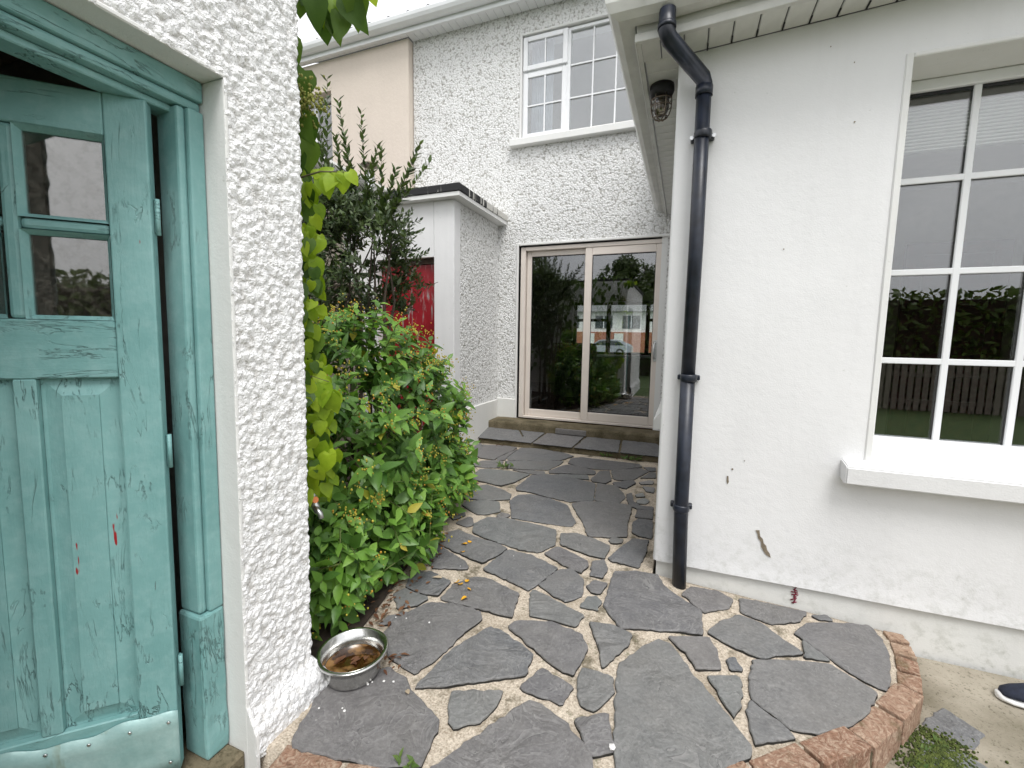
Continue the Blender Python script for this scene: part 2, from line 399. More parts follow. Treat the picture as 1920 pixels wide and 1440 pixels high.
def cuts(brk, step):
    out = []
    for p, q in zip(brk, brk[1:]):
        n = max(1, int(math.ceil((q - p) / step)))
        out += list(np.linspace(p, q, n, endpoint=False))
    return np.array(out + [brk[-1]])
def grid_wall(name, ub, vb, holes, step, fn, mat, parent=None, flip=False, vstep=None):
    """finely divided wall sheet with openings; fn maps (u, v) arrays to x, y, z"""
    us, vs = cuts(ub, step), cuts(vb, vstep or step); nu, nv = len(us), len(vs)
    U, V = np.meshgrid(us, vs, indexing='ij'); co = np.stack(fn(U.ravel(), V.ravel()), 1)
    uc = (us[:-1] + us[1:]) / 2; vc = (vs[:-1] + vs[1:]) / 2
    keep = np.ones((nu - 1, nv - 1), bool)
    for a0, a1, b0, b1 in holes:
        keep &= ~(((uc > a0) & (uc < a1))[:, None] & ((vc > b0) & (vc < b1))[None, :])
    ii, jj = np.nonzero(keep)
    q = np.stack([ii * nv + jj, (ii + 1) * nv + jj, (ii + 1) * nv + jj + 1, ii * nv + jj + 1], 1)
    if flip: q = q[:, ::-1]
    used = np.unique(q); rm = np.full(len(co), -1); rm[used] = np.arange(len(used)); q = rm[q]; co = co[used]
    me = bpy.data.meshes.new(name); me.vertices.add(len(co)); me.vertices.foreach_set('co', co.ravel().astype(np.float32))
    me.loops.add(q.size); me.loops.foreach_set('vertex_index', q.ravel().astype(np.int32))
    me.polygons.add(len(q)); me.polygons.foreach_set('loop_start', np.arange(0, q.size, 4, dtype=np.int32))
    me.update(calc_edges=True); me.validate()
    return finish(name, me, mat, parent, True)
def copy(o, loc, parent, rot=None, scale=None):
    c = o.copy(); COL.objects.link(c); c.location = loc
    if rot is not None: c.rotation_euler = rot
    if scale is not None: c.scale = scale
    if parent is not None and c.parent is None: child(c, parent)
    return c

# ================================================================== SETTING
def gz(x): return -0.045 * max(0.0, x + .1)          # the paving falls a little towards the right
# ---- lower ground, lawn behind, street in front of the house
LOW = -.15
g = pyd('ground', [(-60, -60, -.32), (60, -60, -.32), (60, 90, -.32), (-60, 90, -.32)], [(0, 1, 2, 3)], 'grass lawn'); tag(g, None, kind='structure')
lw = B().box((-4.5, -9, -.315), (9, -.55, LOW - .01)).done('lawn', 'grass lawn'); tag(lw, None, kind='structure')
cp = B()
cp.box((.3, -.54, -.314), (6, 2.365, LOW))
cp.box((-1.1, -.54, -.313), (.296, 1.1, LOW - .004))
cp = cp.done('concrete_path', 'concrete'); tag(cp, None, kind='structure')

# ---- crazy paving
STONES = [[(-2.17, 4.392), (-2.172, 4.53), (-2.137, 4.499), (-2.055, 4.308), (-2.111, 4.258)],
 [(-2.12, 4.507), (-1.862, 4.561), (-1.715, 4.539), (-1.719, 4.42), (-1.758, 4.1), (-1.759, 3.995), (-1.919, 4.006), (-2.041, 4.126), (-2.087, 4.257), (-2.034, 4.293)],
 [(-1.669, 4.541), (-1.56, 4.586), (-1.407, 4.582), (-1.159, 4.53), (-1.046, 4.458), (-1.128, 4.257), (-1.3, 4.153), (-1.623, 4.057), (-1.659, 4.125)],
 [(-1.739, 4.062), (-1.701, 4.374), (-1.678, 4.47), (-1.672, 4.118), (-1.655, 4.043), (-1.723, 3.991)],
 [(-1.871, 3.762), (-1.839, 3.898), (-1.729, 3.968), (-1.648, 3.975), (-1.604, 3.775), (-1.728, 3.72), (-1.839, 3.725)],
 [(-1.62, 3.988), (-1.315, 4.116), (-1.095, 4.226), (-1.095, 4.128), (-1.155, 3.889), (-1.303, 3.844), (-1.518, 3.792)],
 [(-1.04, 4.364), (-0.945, 4.45), (-0.679, 4.446), (-0.369, 4.452), (-0.337, 4.371), (-0.559, 4.161), (-0.698, 4.121), (-0.869, 4.107), (-1.024, 4.194)],
 [(-1.127, 3.857), (-1.052, 4.076), (-1.002, 4.131), (-0.827, 4.085), (-0.73, 4.028), (-0.722, 3.938), (-0.891, 3.883), (-1.102, 3.805)],
 [(-0.693, 3.96), (-0.68, 4.05), (-0.611, 4.09), (-0.553, 3.831), (-0.583, 3.728), (-0.687, 3.734), (-0.714, 3.79)],
 [(-0.583, 4.102), (-0.502, 4.183), (-0.336, 4.302), (-0.265, 4.237), (-0.369, 3.936), (-0.481, 3.867), (-0.53, 3.88)],
 [(-0.305, 4.353), (-0.21, 4.387), (-0.203, 4.286), (-0.248, 4.257)],
 [(-0.304, 4.012), (-0.24, 4.196), (-0.198, 4.207), (-0.189, 4.056)],
 [(-1.113, 3.722), (-1.003, 3.8), (-0.771, 3.875), (-0.739, 3.779), (-0.861, 3.755)],
 [(-1.708, 3.384), (-1.74, 3.634), (-1.683, 3.682), (-1.456, 3.701), (-1.266, 3.682), (-1.314, 3.436), (-1.388, 3.299), (-1.519, 3.326), (-1.669, 3.356)],
 [(-1.451, 3.755), (-1.289, 3.802), (-1.169, 3.822), (-1.143, 3.758), (-1.261, 3.721)],
 [(-1.233, 3.668), (-1.145, 3.744), (-0.906, 3.751), (-0.677, 3.686), (-0.661, 3.658), (-0.602, 3.283), (-0.688, 3.243), (-0.764, 3.186), (-0.971, 3.223), (-1.124, 3.262), (-1.218, 3.253), (-1.246, 3.3)],
 [(-0.639, 3.682), (-0.492, 3.697), (-0.409, 3.539), (-0.383, 3.445), (-0.408, 3.311), (-0.587, 3.301)],
 [(-0.518, 3.765), (-0.365, 3.896), (-0.342, 3.843), (-0.403, 3.667), (-0.485, 3.697)],
 [(-0.314, 3.874), (-0.229, 3.968), (-0.189, 3.948), (-0.201, 3.869), (-0.293, 3.828)],
 [(-0.29, 3.423), (-0.233, 3.493), (-0.192, 3.452), (-0.214, 3.371), (-0.274, 3.359)],
 [(-0.308, 3.552), (-0.253, 3.608), (-0.235, 3.537), (-0.299, 3.488)],
 [(-0.272, 3.767), (-0.178, 3.774), (-0.17, 3.645), (-0.234, 3.649)],
 [(-0.374, 3.517), (-0.345, 3.561), (-0.316, 3.374), (-0.245, 3.299), (-0.164, 3.319), (-0.161, 3.278), (-0.259, 3.251), (-0.327, 3.302)],
 [(-1.537, 2.919), (-1.615, 3.13), (-1.569, 3.205), (-1.499, 3.282), (-1.317, 3.212), (-1.234, 3.144), (-1.208, 3.043), (-1.353, 2.965), (-1.481, 2.935)],
 [(-1.483, 2.801), (-1.485, 2.884), (-1.347, 2.953), (-1.258, 2.963), (-1.182, 2.806), (-1.241, 2.722), (-1.306, 2.689)],
 [(-1.185, 3.016), (-1.169, 3.147), (-1.082, 3.204), (-0.927, 3.182), (-0.767, 3.109), (-0.632, 2.83), (-0.647, 2.765), (-0.743, 2.75), (-0.867, 2.741), (-1.06, 2.738), (-1.142, 2.923)],
 [(-0.732, 3.152), (-0.672, 3.218), (-0.488, 3.279), (-0.315, 3.28), (-0.307, 3.235), (-0.306, 2.967), (-0.284, 2.752), (-0.393, 2.697), (-0.507, 2.667), (-0.58, 2.852), (-0.672, 3.023)],
 [(-0.263, 3.223), (-0.161, 3.254), (-0.151, 3.103), (-0.258, 3.095)],
 [(-0.265, 2.984), (-0.238, 3.056), (-0.149, 3.064), (-0.134, 2.785), (-0.207, 2.795), (-0.257, 2.837)],
 [(-1.539, 2.645), (-1.54, 2.722), (-1.415, 2.699), (-1.379, 2.641), (-1.42, 2.545)],
 [(-1.375, 2.503), (-1.331, 2.621), (-1.3, 2.604), (-1.256, 2.515), (-1.288, 2.48)],
 [(-1.168, 2.718), (-1.16, 2.78), (-1.094, 2.765), (-1.087, 2.724), (-1.148, 2.693)],
 [(-1.255, 2.533), (-1.216, 2.668), (-1.098, 2.708), (-0.907, 2.699), (-0.728, 2.671), (-0.675, 2.471), (-0.741, 2.332), (-0.844, 2.33), (-1.005, 2.358), (-1.152, 2.397), (-1.208, 2.431)],
 [(-1.336, 2.208), (-1.346, 2.363), (-1.31, 2.415), (-1.185, 2.369), (-0.996, 2.338), (-0.923, 2.304), (-0.944, 2.217), (-0.986, 2.099), (-1.067, 2.118), (-1.196, 2.158)],
 [(-0.678, 2.621), (-0.592, 2.666), (-0.46, 2.626), (-0.357, 2.573), (-0.37, 2.417), (-0.458, 2.42), (-0.583, 2.466), (-0.642, 2.485)],
 [(-0.377, 2.648), (-0.345, 2.696), (-0.297, 2.692), (-0.307, 2.645), (-0.358, 2.623)],
 [(-0.339, 2.427), (-0.297, 2.571), (-0.238, 2.721), (-0.151, 2.74), (-0.154, 2.585), (-0.177, 2.385), (-0.246, 2.406), (-0.322, 2.403)],
 [(-0.693, 2.337), (-0.647, 2.437), (-0.568, 2.404), (-0.452, 2.343), (-0.434, 2.292), (-0.457, 2.21), (-0.567, 2.255)],
 [(-0.42, 2.354), (-0.366, 2.392), (-0.332, 2.306), (-0.342, 2.21), (-0.402, 2.21)],
 [(-1.282, 2.009), (-1.329, 2.179), (-1.213, 2.128), (-1.067, 2.065), (-1.038, 2.01), (-1.106, 1.981), (-1.212, 1.949)],
 [(-0.951, 2.043), (-0.929, 2.183), (-0.909, 2.288), (-0.764, 2.284), (-0.587, 2.211), (-0.617, 2.078), (-0.662, 1.949), (-0.806, 1.999)],
 [(-1.243, 1.746), (-1.278, 1.852), (-1.202, 1.907), (-1.058, 1.865), (-1.052, 1.738), (-1.167, 1.723)],
 [(-1.256, 1.663), (-1.232, 1.727), (-1.086, 1.696), (-1.105, 1.624), (-1.171, 1.579)],
 [(-1.026, 1.72), (-1.031, 1.85), (-0.957, 1.954), (-0.879, 1.965), (-0.697, 1.897), (-0.66, 1.722), (-0.799, 1.72), (-0.97, 1.717)],
 [(-0.625, 2.015), (-0.569, 2.196), (-0.507, 2.223), (-0.432, 2.149), (-0.405, 2.006), (-0.465, 1.93), (-0.533, 1.954)],
 [(-0.591, 1.765), (-0.641, 1.923), (-0.641, 1.965), (-0.49, 1.909), (-0.363, 1.856), (-0.38, 1.771), (-0.5, 1.774)],
 [(-0.398, 2.091), (-0.372, 2.162), (-0.31, 2.159), (-0.323, 2.061), (-0.362, 2.054)],
 [(-0.391, 1.921), (-0.379, 2.002), (-0.336, 2.027), (-0.313, 1.997), (-0.314, 1.923)],
 [(-1.122, 1.412), (-1.131, 1.507), (-1.068, 1.656), (-0.961, 1.701), (-0.812, 1.698), (-0.776, 1.654), (-0.815, 1.544), (-0.822, 1.435), (-0.87, 1.275), (-0.94, 1.289), (-1.025, 1.312)],
 [(-1.172, 1.449), (-1.175, 1.506), (-1.111, 1.571), (-1.094, 1.559), (-1.135, 1.468)],
 [(-0.833, 1.221), (-0.808, 1.433), (-0.722, 1.619), (-0.662, 1.615), (-0.501, 1.539), (-0.491, 1.496), (-0.492, 1.42), (-0.595, 1.357), (-0.765, 1.25)],
 [(-0.65, 1.653), (-0.637, 1.699), (-0.493, 1.752), (-0.343, 1.723), (-0.305, 1.647), (-0.324, 1.491), (-0.405, 1.512), (-0.529, 1.583)],
 [(-0.329, 1.816), (-0.237, 1.836), (-0.145, 1.806), (-0.151, 1.751), (-0.228, 1.576), (-0.257, 1.669)],
 [(-0.487, 1.367), (-0.441, 1.485), (-0.31, 1.439), (-0.331, 1.353), (-0.451, 1.355)],
 [(-0.301, 1.486), (-0.298, 1.544), (-0.207, 1.543), (-0.182, 1.534), (-0.175, 1.468), (-0.219, 1.364), (-0.271, 1.372), (-0.293, 1.437)],
 [(-0.678, 1.184), (-0.706, 1.254), (-0.643, 1.285), (-0.541, 1.327), (-0.535, 1.272), (-0.556, 1.185), (-0.623, 1.13), (-0.651, 1.137)],
 [(-1.072, 0.899), (-1.114, 1.029), (-1.139, 1.092), (-1.084, 1.161), (-1.025, 1.225), (-0.982, 1.266), (-0.897, 1.247), (-0.838, 1.201), (-0.691, 1.135), (-0.678, 1.108), (-0.658, 1.011), (-0.655, 0.978), (-0.771, 0.93), (-0.928, 0.901), (-1.043, 0.881)],
 [(-0.632, 0.974), (-0.557, 1.115), (-0.441, 1.324), (-0.386, 1.32), (-0.298, 1.279), (-0.196, 1.199), (-0.168, 1.102), (-0.211, 1.038), (-0.389, 0.965), (-0.596, 0.939)],
 [(-0.274, 1.306), (-0.178, 1.369), (-0.157, 1.306), (-0.135, 1.241), (-0.198, 1.199), (-0.233, 1.245)],
 [(-0.293, 1.969), (-0.291, 2.292), (-0.187, 2.339), (-0.076, 2.352), (-0.038, 2.257), (0.048, 2.177), (0.135, 2.109), (0.134, 1.943), (0.052, 1.925), (-0.083, 1.874), (-0.2, 1.84)],
 [(0.053, 2.224), (0.094, 2.312), (0.217, 2.332), (0.281, 2.296), (0.265, 2.216), (0.147, 2.119)],
 [(0.319, 2.313), (0.396, 2.329), (0.53, 2.338), (0.599, 2.337), (0.554, 2.245), (0.428, 2.166), (0.307, 2.2)],
 [(0.158, 1.972), (0.22, 2.078), (0.301, 2.17), (0.389, 2.144), (0.469, 2.057), (0.516, 2.007), (0.354, 1.899), (0.236, 1.922)],
 [(0.626, 2.321), (0.687, 2.353), (0.704, 2.324), (0.649, 2.306)],
 [(0.517, 2.14), (0.588, 2.241), (0.718, 2.305), (0.848, 2.352), (0.868, 2.266), (0.852, 2.144), (0.804, 1.994), (0.765, 1.916), (0.705, 1.939), (0.626, 2.013), (0.565, 2.081)],
 [(0.539, 2.089), (0.596, 2.028), (0.608, 2.005), (0.525, 1.986)],
 [(-0.001, 1.861), (0.157, 1.935), (0.186, 1.866), (0.195, 1.757), (0.111, 1.717), (0.071, 1.787)],
 [(0.216, 1.818), (0.252, 1.847), (0.268, 1.792), (0.232, 1.775)],
 [(0.147, 1.697), (0.256, 1.743), (0.262, 1.702), (0.244, 1.591), (0.217, 1.537), (0.182, 1.613)],
 [(0.296, 1.765), (0.321, 1.866), (0.518, 1.948), (0.606, 1.969), (0.653, 1.931), (0.726, 1.876), (0.648, 1.741), (0.552, 1.641), (0.477, 1.589), (0.392, 1.568), (0.354, 1.604), (0.285, 1.651)],
 [(0.284, 1.639), (0.349, 1.587), (0.398, 1.537), (0.334, 1.492), (0.274, 1.457), (0.263, 1.578)],
 [(-0.173, 1.622), (-0.076, 1.778), (-0.043, 1.822), (0.008, 1.818), (0.084, 1.698), (0.207, 1.522), (0.263, 1.429), (0.244, 1.39), (0.142, 1.298), (0.01, 1.21), (-0.114, 1.155), (-0.136, 1.263), (-0.155, 1.385)]]
PALE = {18, 19, 20, 21}
rng = random.Random(11)
patio_poly = [(.905, 2.36), (.905, 2.29), (.886, 2.19), (.856, 2.07), (.83, 1.98), (.709, 1.82), (.571, 1.64), (.398, 1.50), (.237, 1.36), (.02, 1.22), (-.25, 1.09), (-.5, .99),
              (-.77, .905), (-1.04, .868), (-1.156, .85), (-1.156, 1.05), (-1.2, 1.25), (-1.27, 1.6), (-1.48, 2.4), (-1.85, 3.2), (-2.2, 3.9), (-2.245, 4.6), (-.1, 4.6), (-.1, 2.365)]
def inside(x, y, P):
    c = False; j = len(P) - 1
    for i in range(len(P)):
        (xi, yi), (xj, yj) = P[i], P[j]
        if (yi > y) != (yj > y) and x < (xj - xi) * (y - yi) / (yj - yi) + xi: c = not c
        j = i
    return c
def bed_mesh(name, P, z0, mat, step=.022, amp=.004, zf=None, dep=.12):
    xs = [p[0] for p in P]; ys = [p[1] for p in P]
    bm = bmesh.new(); f = bm.faces.new([bm.verts.new((x, y, 0)) for x, y in P])
    bmesh.ops.triangulate(bm, faces=[f])
    for ax, lo, hi in ((0, min(xs), max(xs)), (1, min(ys), max(ys))):
        n = int((hi - lo) / step)
        for k in range(1, n):
            co = [0, 0, 0]; no = [0, 0, 0]; co[ax] = lo + (hi - lo) * k / n; no[ax] = 1
            bmesh.ops.bisect_plane(bm, geom=bm.verts[:] + bm.edges[:] + bm.faces[:], plane_co=co, plane_no=no)
    for v in bm.verts:
        v.co.z = z0 + (zf(v.co.x, v.co.y) if zf else 0) + amp * noise.fractal(Vector((v.co.x * 9, v.co.y * 9, 3.3)), 1, 2, 3)
    r = bmesh.ops.extrude_face_region(bm, geom=[e for e in bm.edges if e.is_boundary])
    for v in r['geom']:
        if isinstance(v, bmesh.types.BMVert): v.co.z -= dep
    bmesh.ops.recalc_face_normals(bm, faces=bm.faces)
    me = bpy.data.meshes.new(name); bm.to_mesh(me); bm.free()
    return finish(name, me, mat, None, True)
patio = bed_mesh('patio', patio_poly, -.0125, 'mortar', .024, .0035, lambda x, y: gz(x), .2); tag(patio, None, kind='structure')

def stone(name, P, mat, parent, zf, th=.03, proud=.0, seg=.02, jit=.0026, tilt=.012, grow=0.0):
    if grow:
        n = len(P); ar = sum(P[i][0] * P[(i + 1) % n][1] - P[(i + 1) % n][0] * P[i][1] for i in range(n)); sg = 1 if ar > 0 else -1; O = []
        for i in range(n):
            p0, p1, p2 = Vector(P[i - 1]), Vector(P[i]), Vector(P[(i + 1) % n]); e1, e2 = (p1 - p0).normalized(), (p2 - p1).normalized()
            m = (Vector((e1.y, -e1.x)) + Vector((e2.y, -e2.x))); m = m / max(.6, m.length_squared) * 2
            O.append(tuple(p1 + m * (grow * sg)))
        P = O
    cx = sum(p[0] for p in P) / len(P); cy = sum(p[1] for p in P) / len(P)
    # round off the traced corners a touch, then break each edge into short uneven chips
    Q = []
    n = len(P)
    for i in range(n):
        p0, p1, p2 = Vector(P[i - 1]), Vector(P[i]), Vector(P[(i + 1) % n])
        k = min(.12, .006 / max(.02, min((p0 - p1).length, (p2 - p1).length)))
        Q += [p1.lerp(p0, k), p1.lerp(p2, k)]
    E = []
    sd = rng.uniform(0, 99)
    for i in range(len(Q)):
        a_, b_ = Q[i], Q[(i + 1) % len(Q)]; L = (b_ - a_).length
        m = max(1, int(round(L / seg))); nn = Vector((b_.y - a_.y, a_.x - b_.x)).normalized() if L > 1e-6 else Vector((0, 0))
        for k in range(m):
            q = a_.lerp(b_, k / m); d = noise.noise(Vector((q.x * 24, q.y * 24, sd))) * .005 + noise.noise(Vector((q.x * 70, q.y * 70, sd))) * .004 + rng.uniform(-jit, jit)
            E.append(q + nn * d)
    tx, ty = rng.uniform(-tilt, tilt), rng.uniform(-tilt, tilt); up = proud + rng.uniform(-.001, .0025)
    vs, N_ = [], len(E)
    z0 = zf(cx, cy)
    for ring, (ins, dz) in enumerate(((0, -th), (0, -.0045), (.0018, -.0012), (.006, .0))):
        for q in E:
            d = Vector((cx - q.x, cy - q.y)); L = d.length; w = q + d / L * min(ins, L * .3)
            z = zf(w.x, w.y) - z0 + up + tx * (w.x - cx) + ty * (w.y - cy) + dz + (rng.uniform(-.0022, .0004) if ring in (1, 2) else 0)
            vs.append((w.x - cx, w.y - cy, z))
    fs = []
    for r_ in range(3):
        for i in range(N_):
            j = (i + 1) % N_; fs.append((r_ * N_ + i, r_ * N_ + j, (r_ + 1) * N_ + j, (r_ + 1) * N_ + i))
    fs.append(tuple(range(3 * N_, 4 * N_)))
    A2 = sum(E[i].x * E[(i + 1) % N_].y - E[(i + 1) % N_].x * E[i].y for i in range(N_))
    if A2 < 0: fs = [f[::-1] for f in fs]
    o = pyd(name, vs, fs, [mat, 'shaded slate edge']); o.location = (cx, cy, z0); child(o, parent)
    for p_ in o.data.polygons[:N_]: p_.material_index = 1  # side faces take the painted shadow colour
    return o
for i, P in enumerate(STONES):
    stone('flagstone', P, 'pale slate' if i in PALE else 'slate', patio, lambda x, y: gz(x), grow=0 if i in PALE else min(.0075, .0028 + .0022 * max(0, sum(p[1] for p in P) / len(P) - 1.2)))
# ---- brick edging along the raised paving
EDGE = [(.935, 2.352), (.937, 2.27), (.92, 2.17), (.89, 2.065), (.855, 1.965), (.735, 1.8), (.598, 1.63), (.428, 1.49), (.265, 1.345), (.06, 1.20), (-.2, 1.075), (-.42, .985), (-.63, .912), (-.86, .868), (-1.075, .842)]
kerb = thing('brick_edging', (.6, 1.62, LOW), 'curved edging of reddish clay bricks around the slate paving', 'edging')
br = random.Random(5)
def brick(P4, z1, z0, parent):
    cx = sum(p[0] for p in P4) / 4; cy = sum(p[1] for p in P4) / 4
    b = B(); bm = b.bm
    lo = [bm.verts.new((p[0] - cx, p[1] - cy, z0 - z1)) for p in P4]; hi = [bm.verts.new((p[0] - cx, p[1] - cy, br.uniform(-.004, .003))) for p in P4]
    bm.faces.new(lo[::-1]); bm.faces.new(hi)
    for i in range(4): bm.faces.new((lo[i], lo[(i + 1) % 4], hi[(i + 1) % 4], hi[i]))
    bmesh.ops.recalc_face_normals(bm, faces=bm.faces)
    bmesh.ops.subdivide_edges(bm, edges=bm.edges[:], cuts=3, use_grid_fill=True)
    for v in bm.verts:
        k = noise.noise_vector(Vector(((v.co.x + cx) * 30, (v.co.y + cy) * 30, v.co.z * 30)))
        v.co += k * .0036
    es = [e for e in bm.edges if len(e.link_faces) == 2 and e.calc_face_angle(0) > .7]
    bmesh.ops.bevel(bm, geom=es, offset=.005, segments=2, affect='EDGES', profile=.6)
    o = b.done('brick', 'brick clay'); o.location = (cx, cy, z1); child(o, parent); return o
for i in range(len(EDGE) - 1):
    a_, b_ = Vector(EDGE[i]), Vector(EDGE[i + 1]); pr_ = Vector(EDGE[max(i - 1, 0)]); nx = Vector(EDGE[min(i + 2, len(EDGE) - 1)])
    def nrm(p, q): d = (q - p).normalized(); return Vector((-d.y, d.x))
    na = (nrm(pr_, b_)).normalized(); nb = nrm(a_, nx).normalized()
    g_ = .0095; t_ = (b_ - a_).normalized()
    w = .036 if i < 4 else .042
    a2, b2 = a_ + t_ * g_, b_ - t_ * g_
    P4 = [a2 - na * w, b2 - nb * w, b2 + nb * w, a2 + na * w]
    mx_ = (a_.x + b_.x) / 2
    brick(P4, gz(mx_) - .002 + br.uniform(-.003, .003), LOW - .05, kerb)
mj = []
jl = B()
for i in range(len(EDGE) - 1):
    a_, b_ = Vector(EDGE[i]), Vector(EDGE[i + 1]); t_ = (b_ - a_).normalized(); n_ = Vector((-t_.y, t_.x)); w = .029 if i < 4 else .036
    zz = gz((a_.x + b_.x) / 2) - .028
    e0, e1 = a_ - t_ * .006, b_ + t_ * .006
    P4 = [e0 - n_ * w, e1 - n_ * w, e1 + n_ * w, e0 + n_ * w]
    jl.prism([tuple(p) for p in P4], 'z', LOW - .04, zz - .0007 * (i % 2))
jl.done('mortar_joint', 'mossy concrete', kerb)

# ---- the step below the sliding door: slate tread over a dark riser, and the mossy concrete threshold
def tz(x, y): return .055 + (y - 4.6) / .27 * .062
step = B().prism([(4.6, -.05), (4.62, .045), (4.9, .11), (5.19, .11), (5.19, -.05)], 'x', -2.247, -.104).done('step', 'mossy concrete'); tag(step, None, kind='structure')
TREAD = [[(-2.235, 4.605), (-2.235, 4.88), (-1.83, 4.88), (-1.72, 4.72), (-1.9, 4.605)], [(-1.87, 4.605), (-1.69, 4.73), (-1.79, 4.88), (-1.50, 4.88), (-1.57, 4.605)],
         [(-1.54, 4.605), (-1.46, 4.88), (-1.03, 4.88), (-1.10, 4.605)], [(-1.065, 4.605), (-.985, 4.88), (-.62, 4.88), (-.60, 4.605)], [(-.565, 4.605), (-.585, 4.88), (-.24, 4.88), (-.12, 4.72), (-.12, 4.605)]]
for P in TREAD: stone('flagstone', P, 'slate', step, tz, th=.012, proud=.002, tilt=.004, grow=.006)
thr = B().box((-2.243, 4.885, .05), (-.106, 5.192, .212), .022, seg=2)
bmesh.ops.subdivide_edges(thr.bm, edges=[e for e in thr.bm.edges if e.calc_length() > .5], cuts=60)
for v in thr.bm.verts: v.co += noise.noise_vector(v.co * 7) * .007
thr = thr.done('threshold', 'mossy concrete', step)
pt = B().box((-1.36, 4.866, .128), (-1.0, 4.884, .19), .004).done('slate_chip', 'slate', step)
# ---- planting bed below the shrubs
bed = bed_mesh('planting_bed', [(-1.157, 1.05), (-1.2, 1.25), (-1.27, 1.6), (-1.48, 2.4), (-1.85, 3.2), (-2.2, 3.9), (-2.245, 4.0), (-3.4, 4.0), (-3.4, 1.13), (-1.2, 1.13)], .002, 'soil', .05, .018, None, .2); tag(bed, None, kind='structure')
# ---- loose slates set in the lower ground and moss at the foot of the bricks
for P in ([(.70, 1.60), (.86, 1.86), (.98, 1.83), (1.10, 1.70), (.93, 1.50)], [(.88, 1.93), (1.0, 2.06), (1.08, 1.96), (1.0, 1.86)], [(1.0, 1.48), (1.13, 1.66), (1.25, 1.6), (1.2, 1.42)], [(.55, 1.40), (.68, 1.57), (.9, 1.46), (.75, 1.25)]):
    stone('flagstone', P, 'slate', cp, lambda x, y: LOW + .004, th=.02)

# ================================================================== THE HOUSE
YM, YE = 5.2, 2.37
house = thing('house', (-1.8, 5.2, 0), 'two-storey house with white roughcast wall behind the paved yard', 'house')
# wall sheet with the upper window, the sliding door and the smooth bands left open
UW = (-1.985, -.30, 3.60, 4.765); SD = (-1.975, -.235, .21, 2.36)
grid_wall('wall', [-3.49, -1.99, -.235, 2.6], [.0, .22, .44, 2.365, 3.6, 4.765, 5.03], [(UW[0], UW[1], UW[2], UW[3]), (SD[0], SD[1], -1, SD[3]), (-.10, 3, -1, 2.6)], .0115,
          lambda u, v: (u, np.full_like(u, YM), v), 'white roughcast', house)
b = B()      # the body of the wall, behind the roughcast coat
for x0, x1, z0, z1 in ((-3.49, UW[0] - .002, 0, 5.03), (UW[0] - .002, UW[1] + .002, 0 + 2.362, 3.598), (UW[0] - .002, UW[1] + .002, 4.767, 5.03), (UW[1] + .002, 3.4, 0, 5.03), (UW[0] - .002, SD[0] - .002, 0, 2.3615)):
    b.box((x0, YM + .012, z0), (x1, YM + .28, z1))
b.done('wall_core', 'white trim render', house)
box('plinth', (-2.247, YM - .03, .02), (SD[0] - .012, YM + .02, .455), 'plinth render', house, .006)
b = B(); b.box((SD[0] - .03, YM - .012, .205), (SD[0] - .002, YM + .1, SD[3] + .03), .004); b.box((SD[0] - .001, YM - .012, SD[3] + .002), (-.101, YM + .1, SD[3] + .03), .004)
b.done('door_surround', 'white trim render', house)
b = B(); b.box((UW[0] - .014, YM - .008, UW[2]), (UW[0] + .012, YM + .10, UW[3] + .02), .004); b.box((UW[0] + .013, YM - .008, UW[3] - .004), (UW[1], YM + .10, UW[3] + .02), .004)
b.done('window_surround', 'white trim render', house)
# sliding door
fr = B()
X0, X1, Z0, Z1 = -1.957, -.235, .214, 2.345
fr.box((X0, YM + .02, Z0), (X0 + .062, YM + .12, Z1), .004); fr.box((X1 - .03, YM + .02, Z0), (X1, YM + .12, Z1), .004)
fr.box((X0 + .063, YM + .02, Z1 - .045), (X1 - .031, YM + .12, Z1), .004); fr.box((X0 + .063, YM + .015, Z0), (X1 - .031, YM + .12, Z0 + .028), .004)
sdoor = fr.done('sliding_door', 'beige pvc', house)
def sash(name, x0, x1, z0, z1, y0, y1, w, mat, par, wb=None, bev=.005):
    wb = wb or w; q = B()
    q.box((x0, y0, z0), (x0 + w, y1, z1), bev); q.box((x1 - w, y0, z0), (x1, y1, z1), bev)
    q.box((x0 + w + .0006, y0 + .0008, z1 - w), (x1 - w - .0006, y1 - .0008, z1), bev); q.box((x0 + w + .0006, y0 + .0008, z0), (x1 - w - .0006, y1 - .0008, z0 + wb), bev)
    return q.done(name, mat, par)
sash('sash', -1.89, -1.095, .243, 2.298, YM + .068, YM + .108, .062, 'beige pvc', sdoor, .085)
sash('sash', -1.15, -.268, .245, 2.296, YM + .024, YM + .064, .085, 'beige pvc', sdoor, .10)
box('pane', (-1.827, YM + .085, .328), (-1.158, YM + .091, 2.236), 'glass', sdoor)
box('pane', (-1.064, YM + .042, .345), (-.354, YM + .048, 2.211), 'glass', sdoor)
q = B()
for (x0, x1, z0, z1, y) in ((-1.828, -1.157, .328, 2.236, YM + .079), (-1.066, -.352, .345, 2.211, YM + .036)):
    q.box((x0, y, z0), (x0 + .007, y + .004, z1)); q.box((x1 - .007, y, z0), (x1, y + .004, z1)); q.box((x0 + .0071, y, z1 - .008), (x1 - .0071, y + .004, z1)); q.box((x0 + .0071, y, z0), (x1 - .0071, y + .004, z0 + .008))
q.done('gasket', 'dark rubber', sdoor)
q = B(); q.tube([(-.312, YM + .022, 1.02), (-.325, YM - .03, 1.03), (-.33, YM - .038, 1.10), (-.325, YM - .03, 1.19), (-.312, YM + .022, 1.20)], .011, 8); q.box((-.335, YM + .012, .99), (-.29, YM + .0235, 1.23), .006)
q.done('handle', 'galvanised', sdoor)
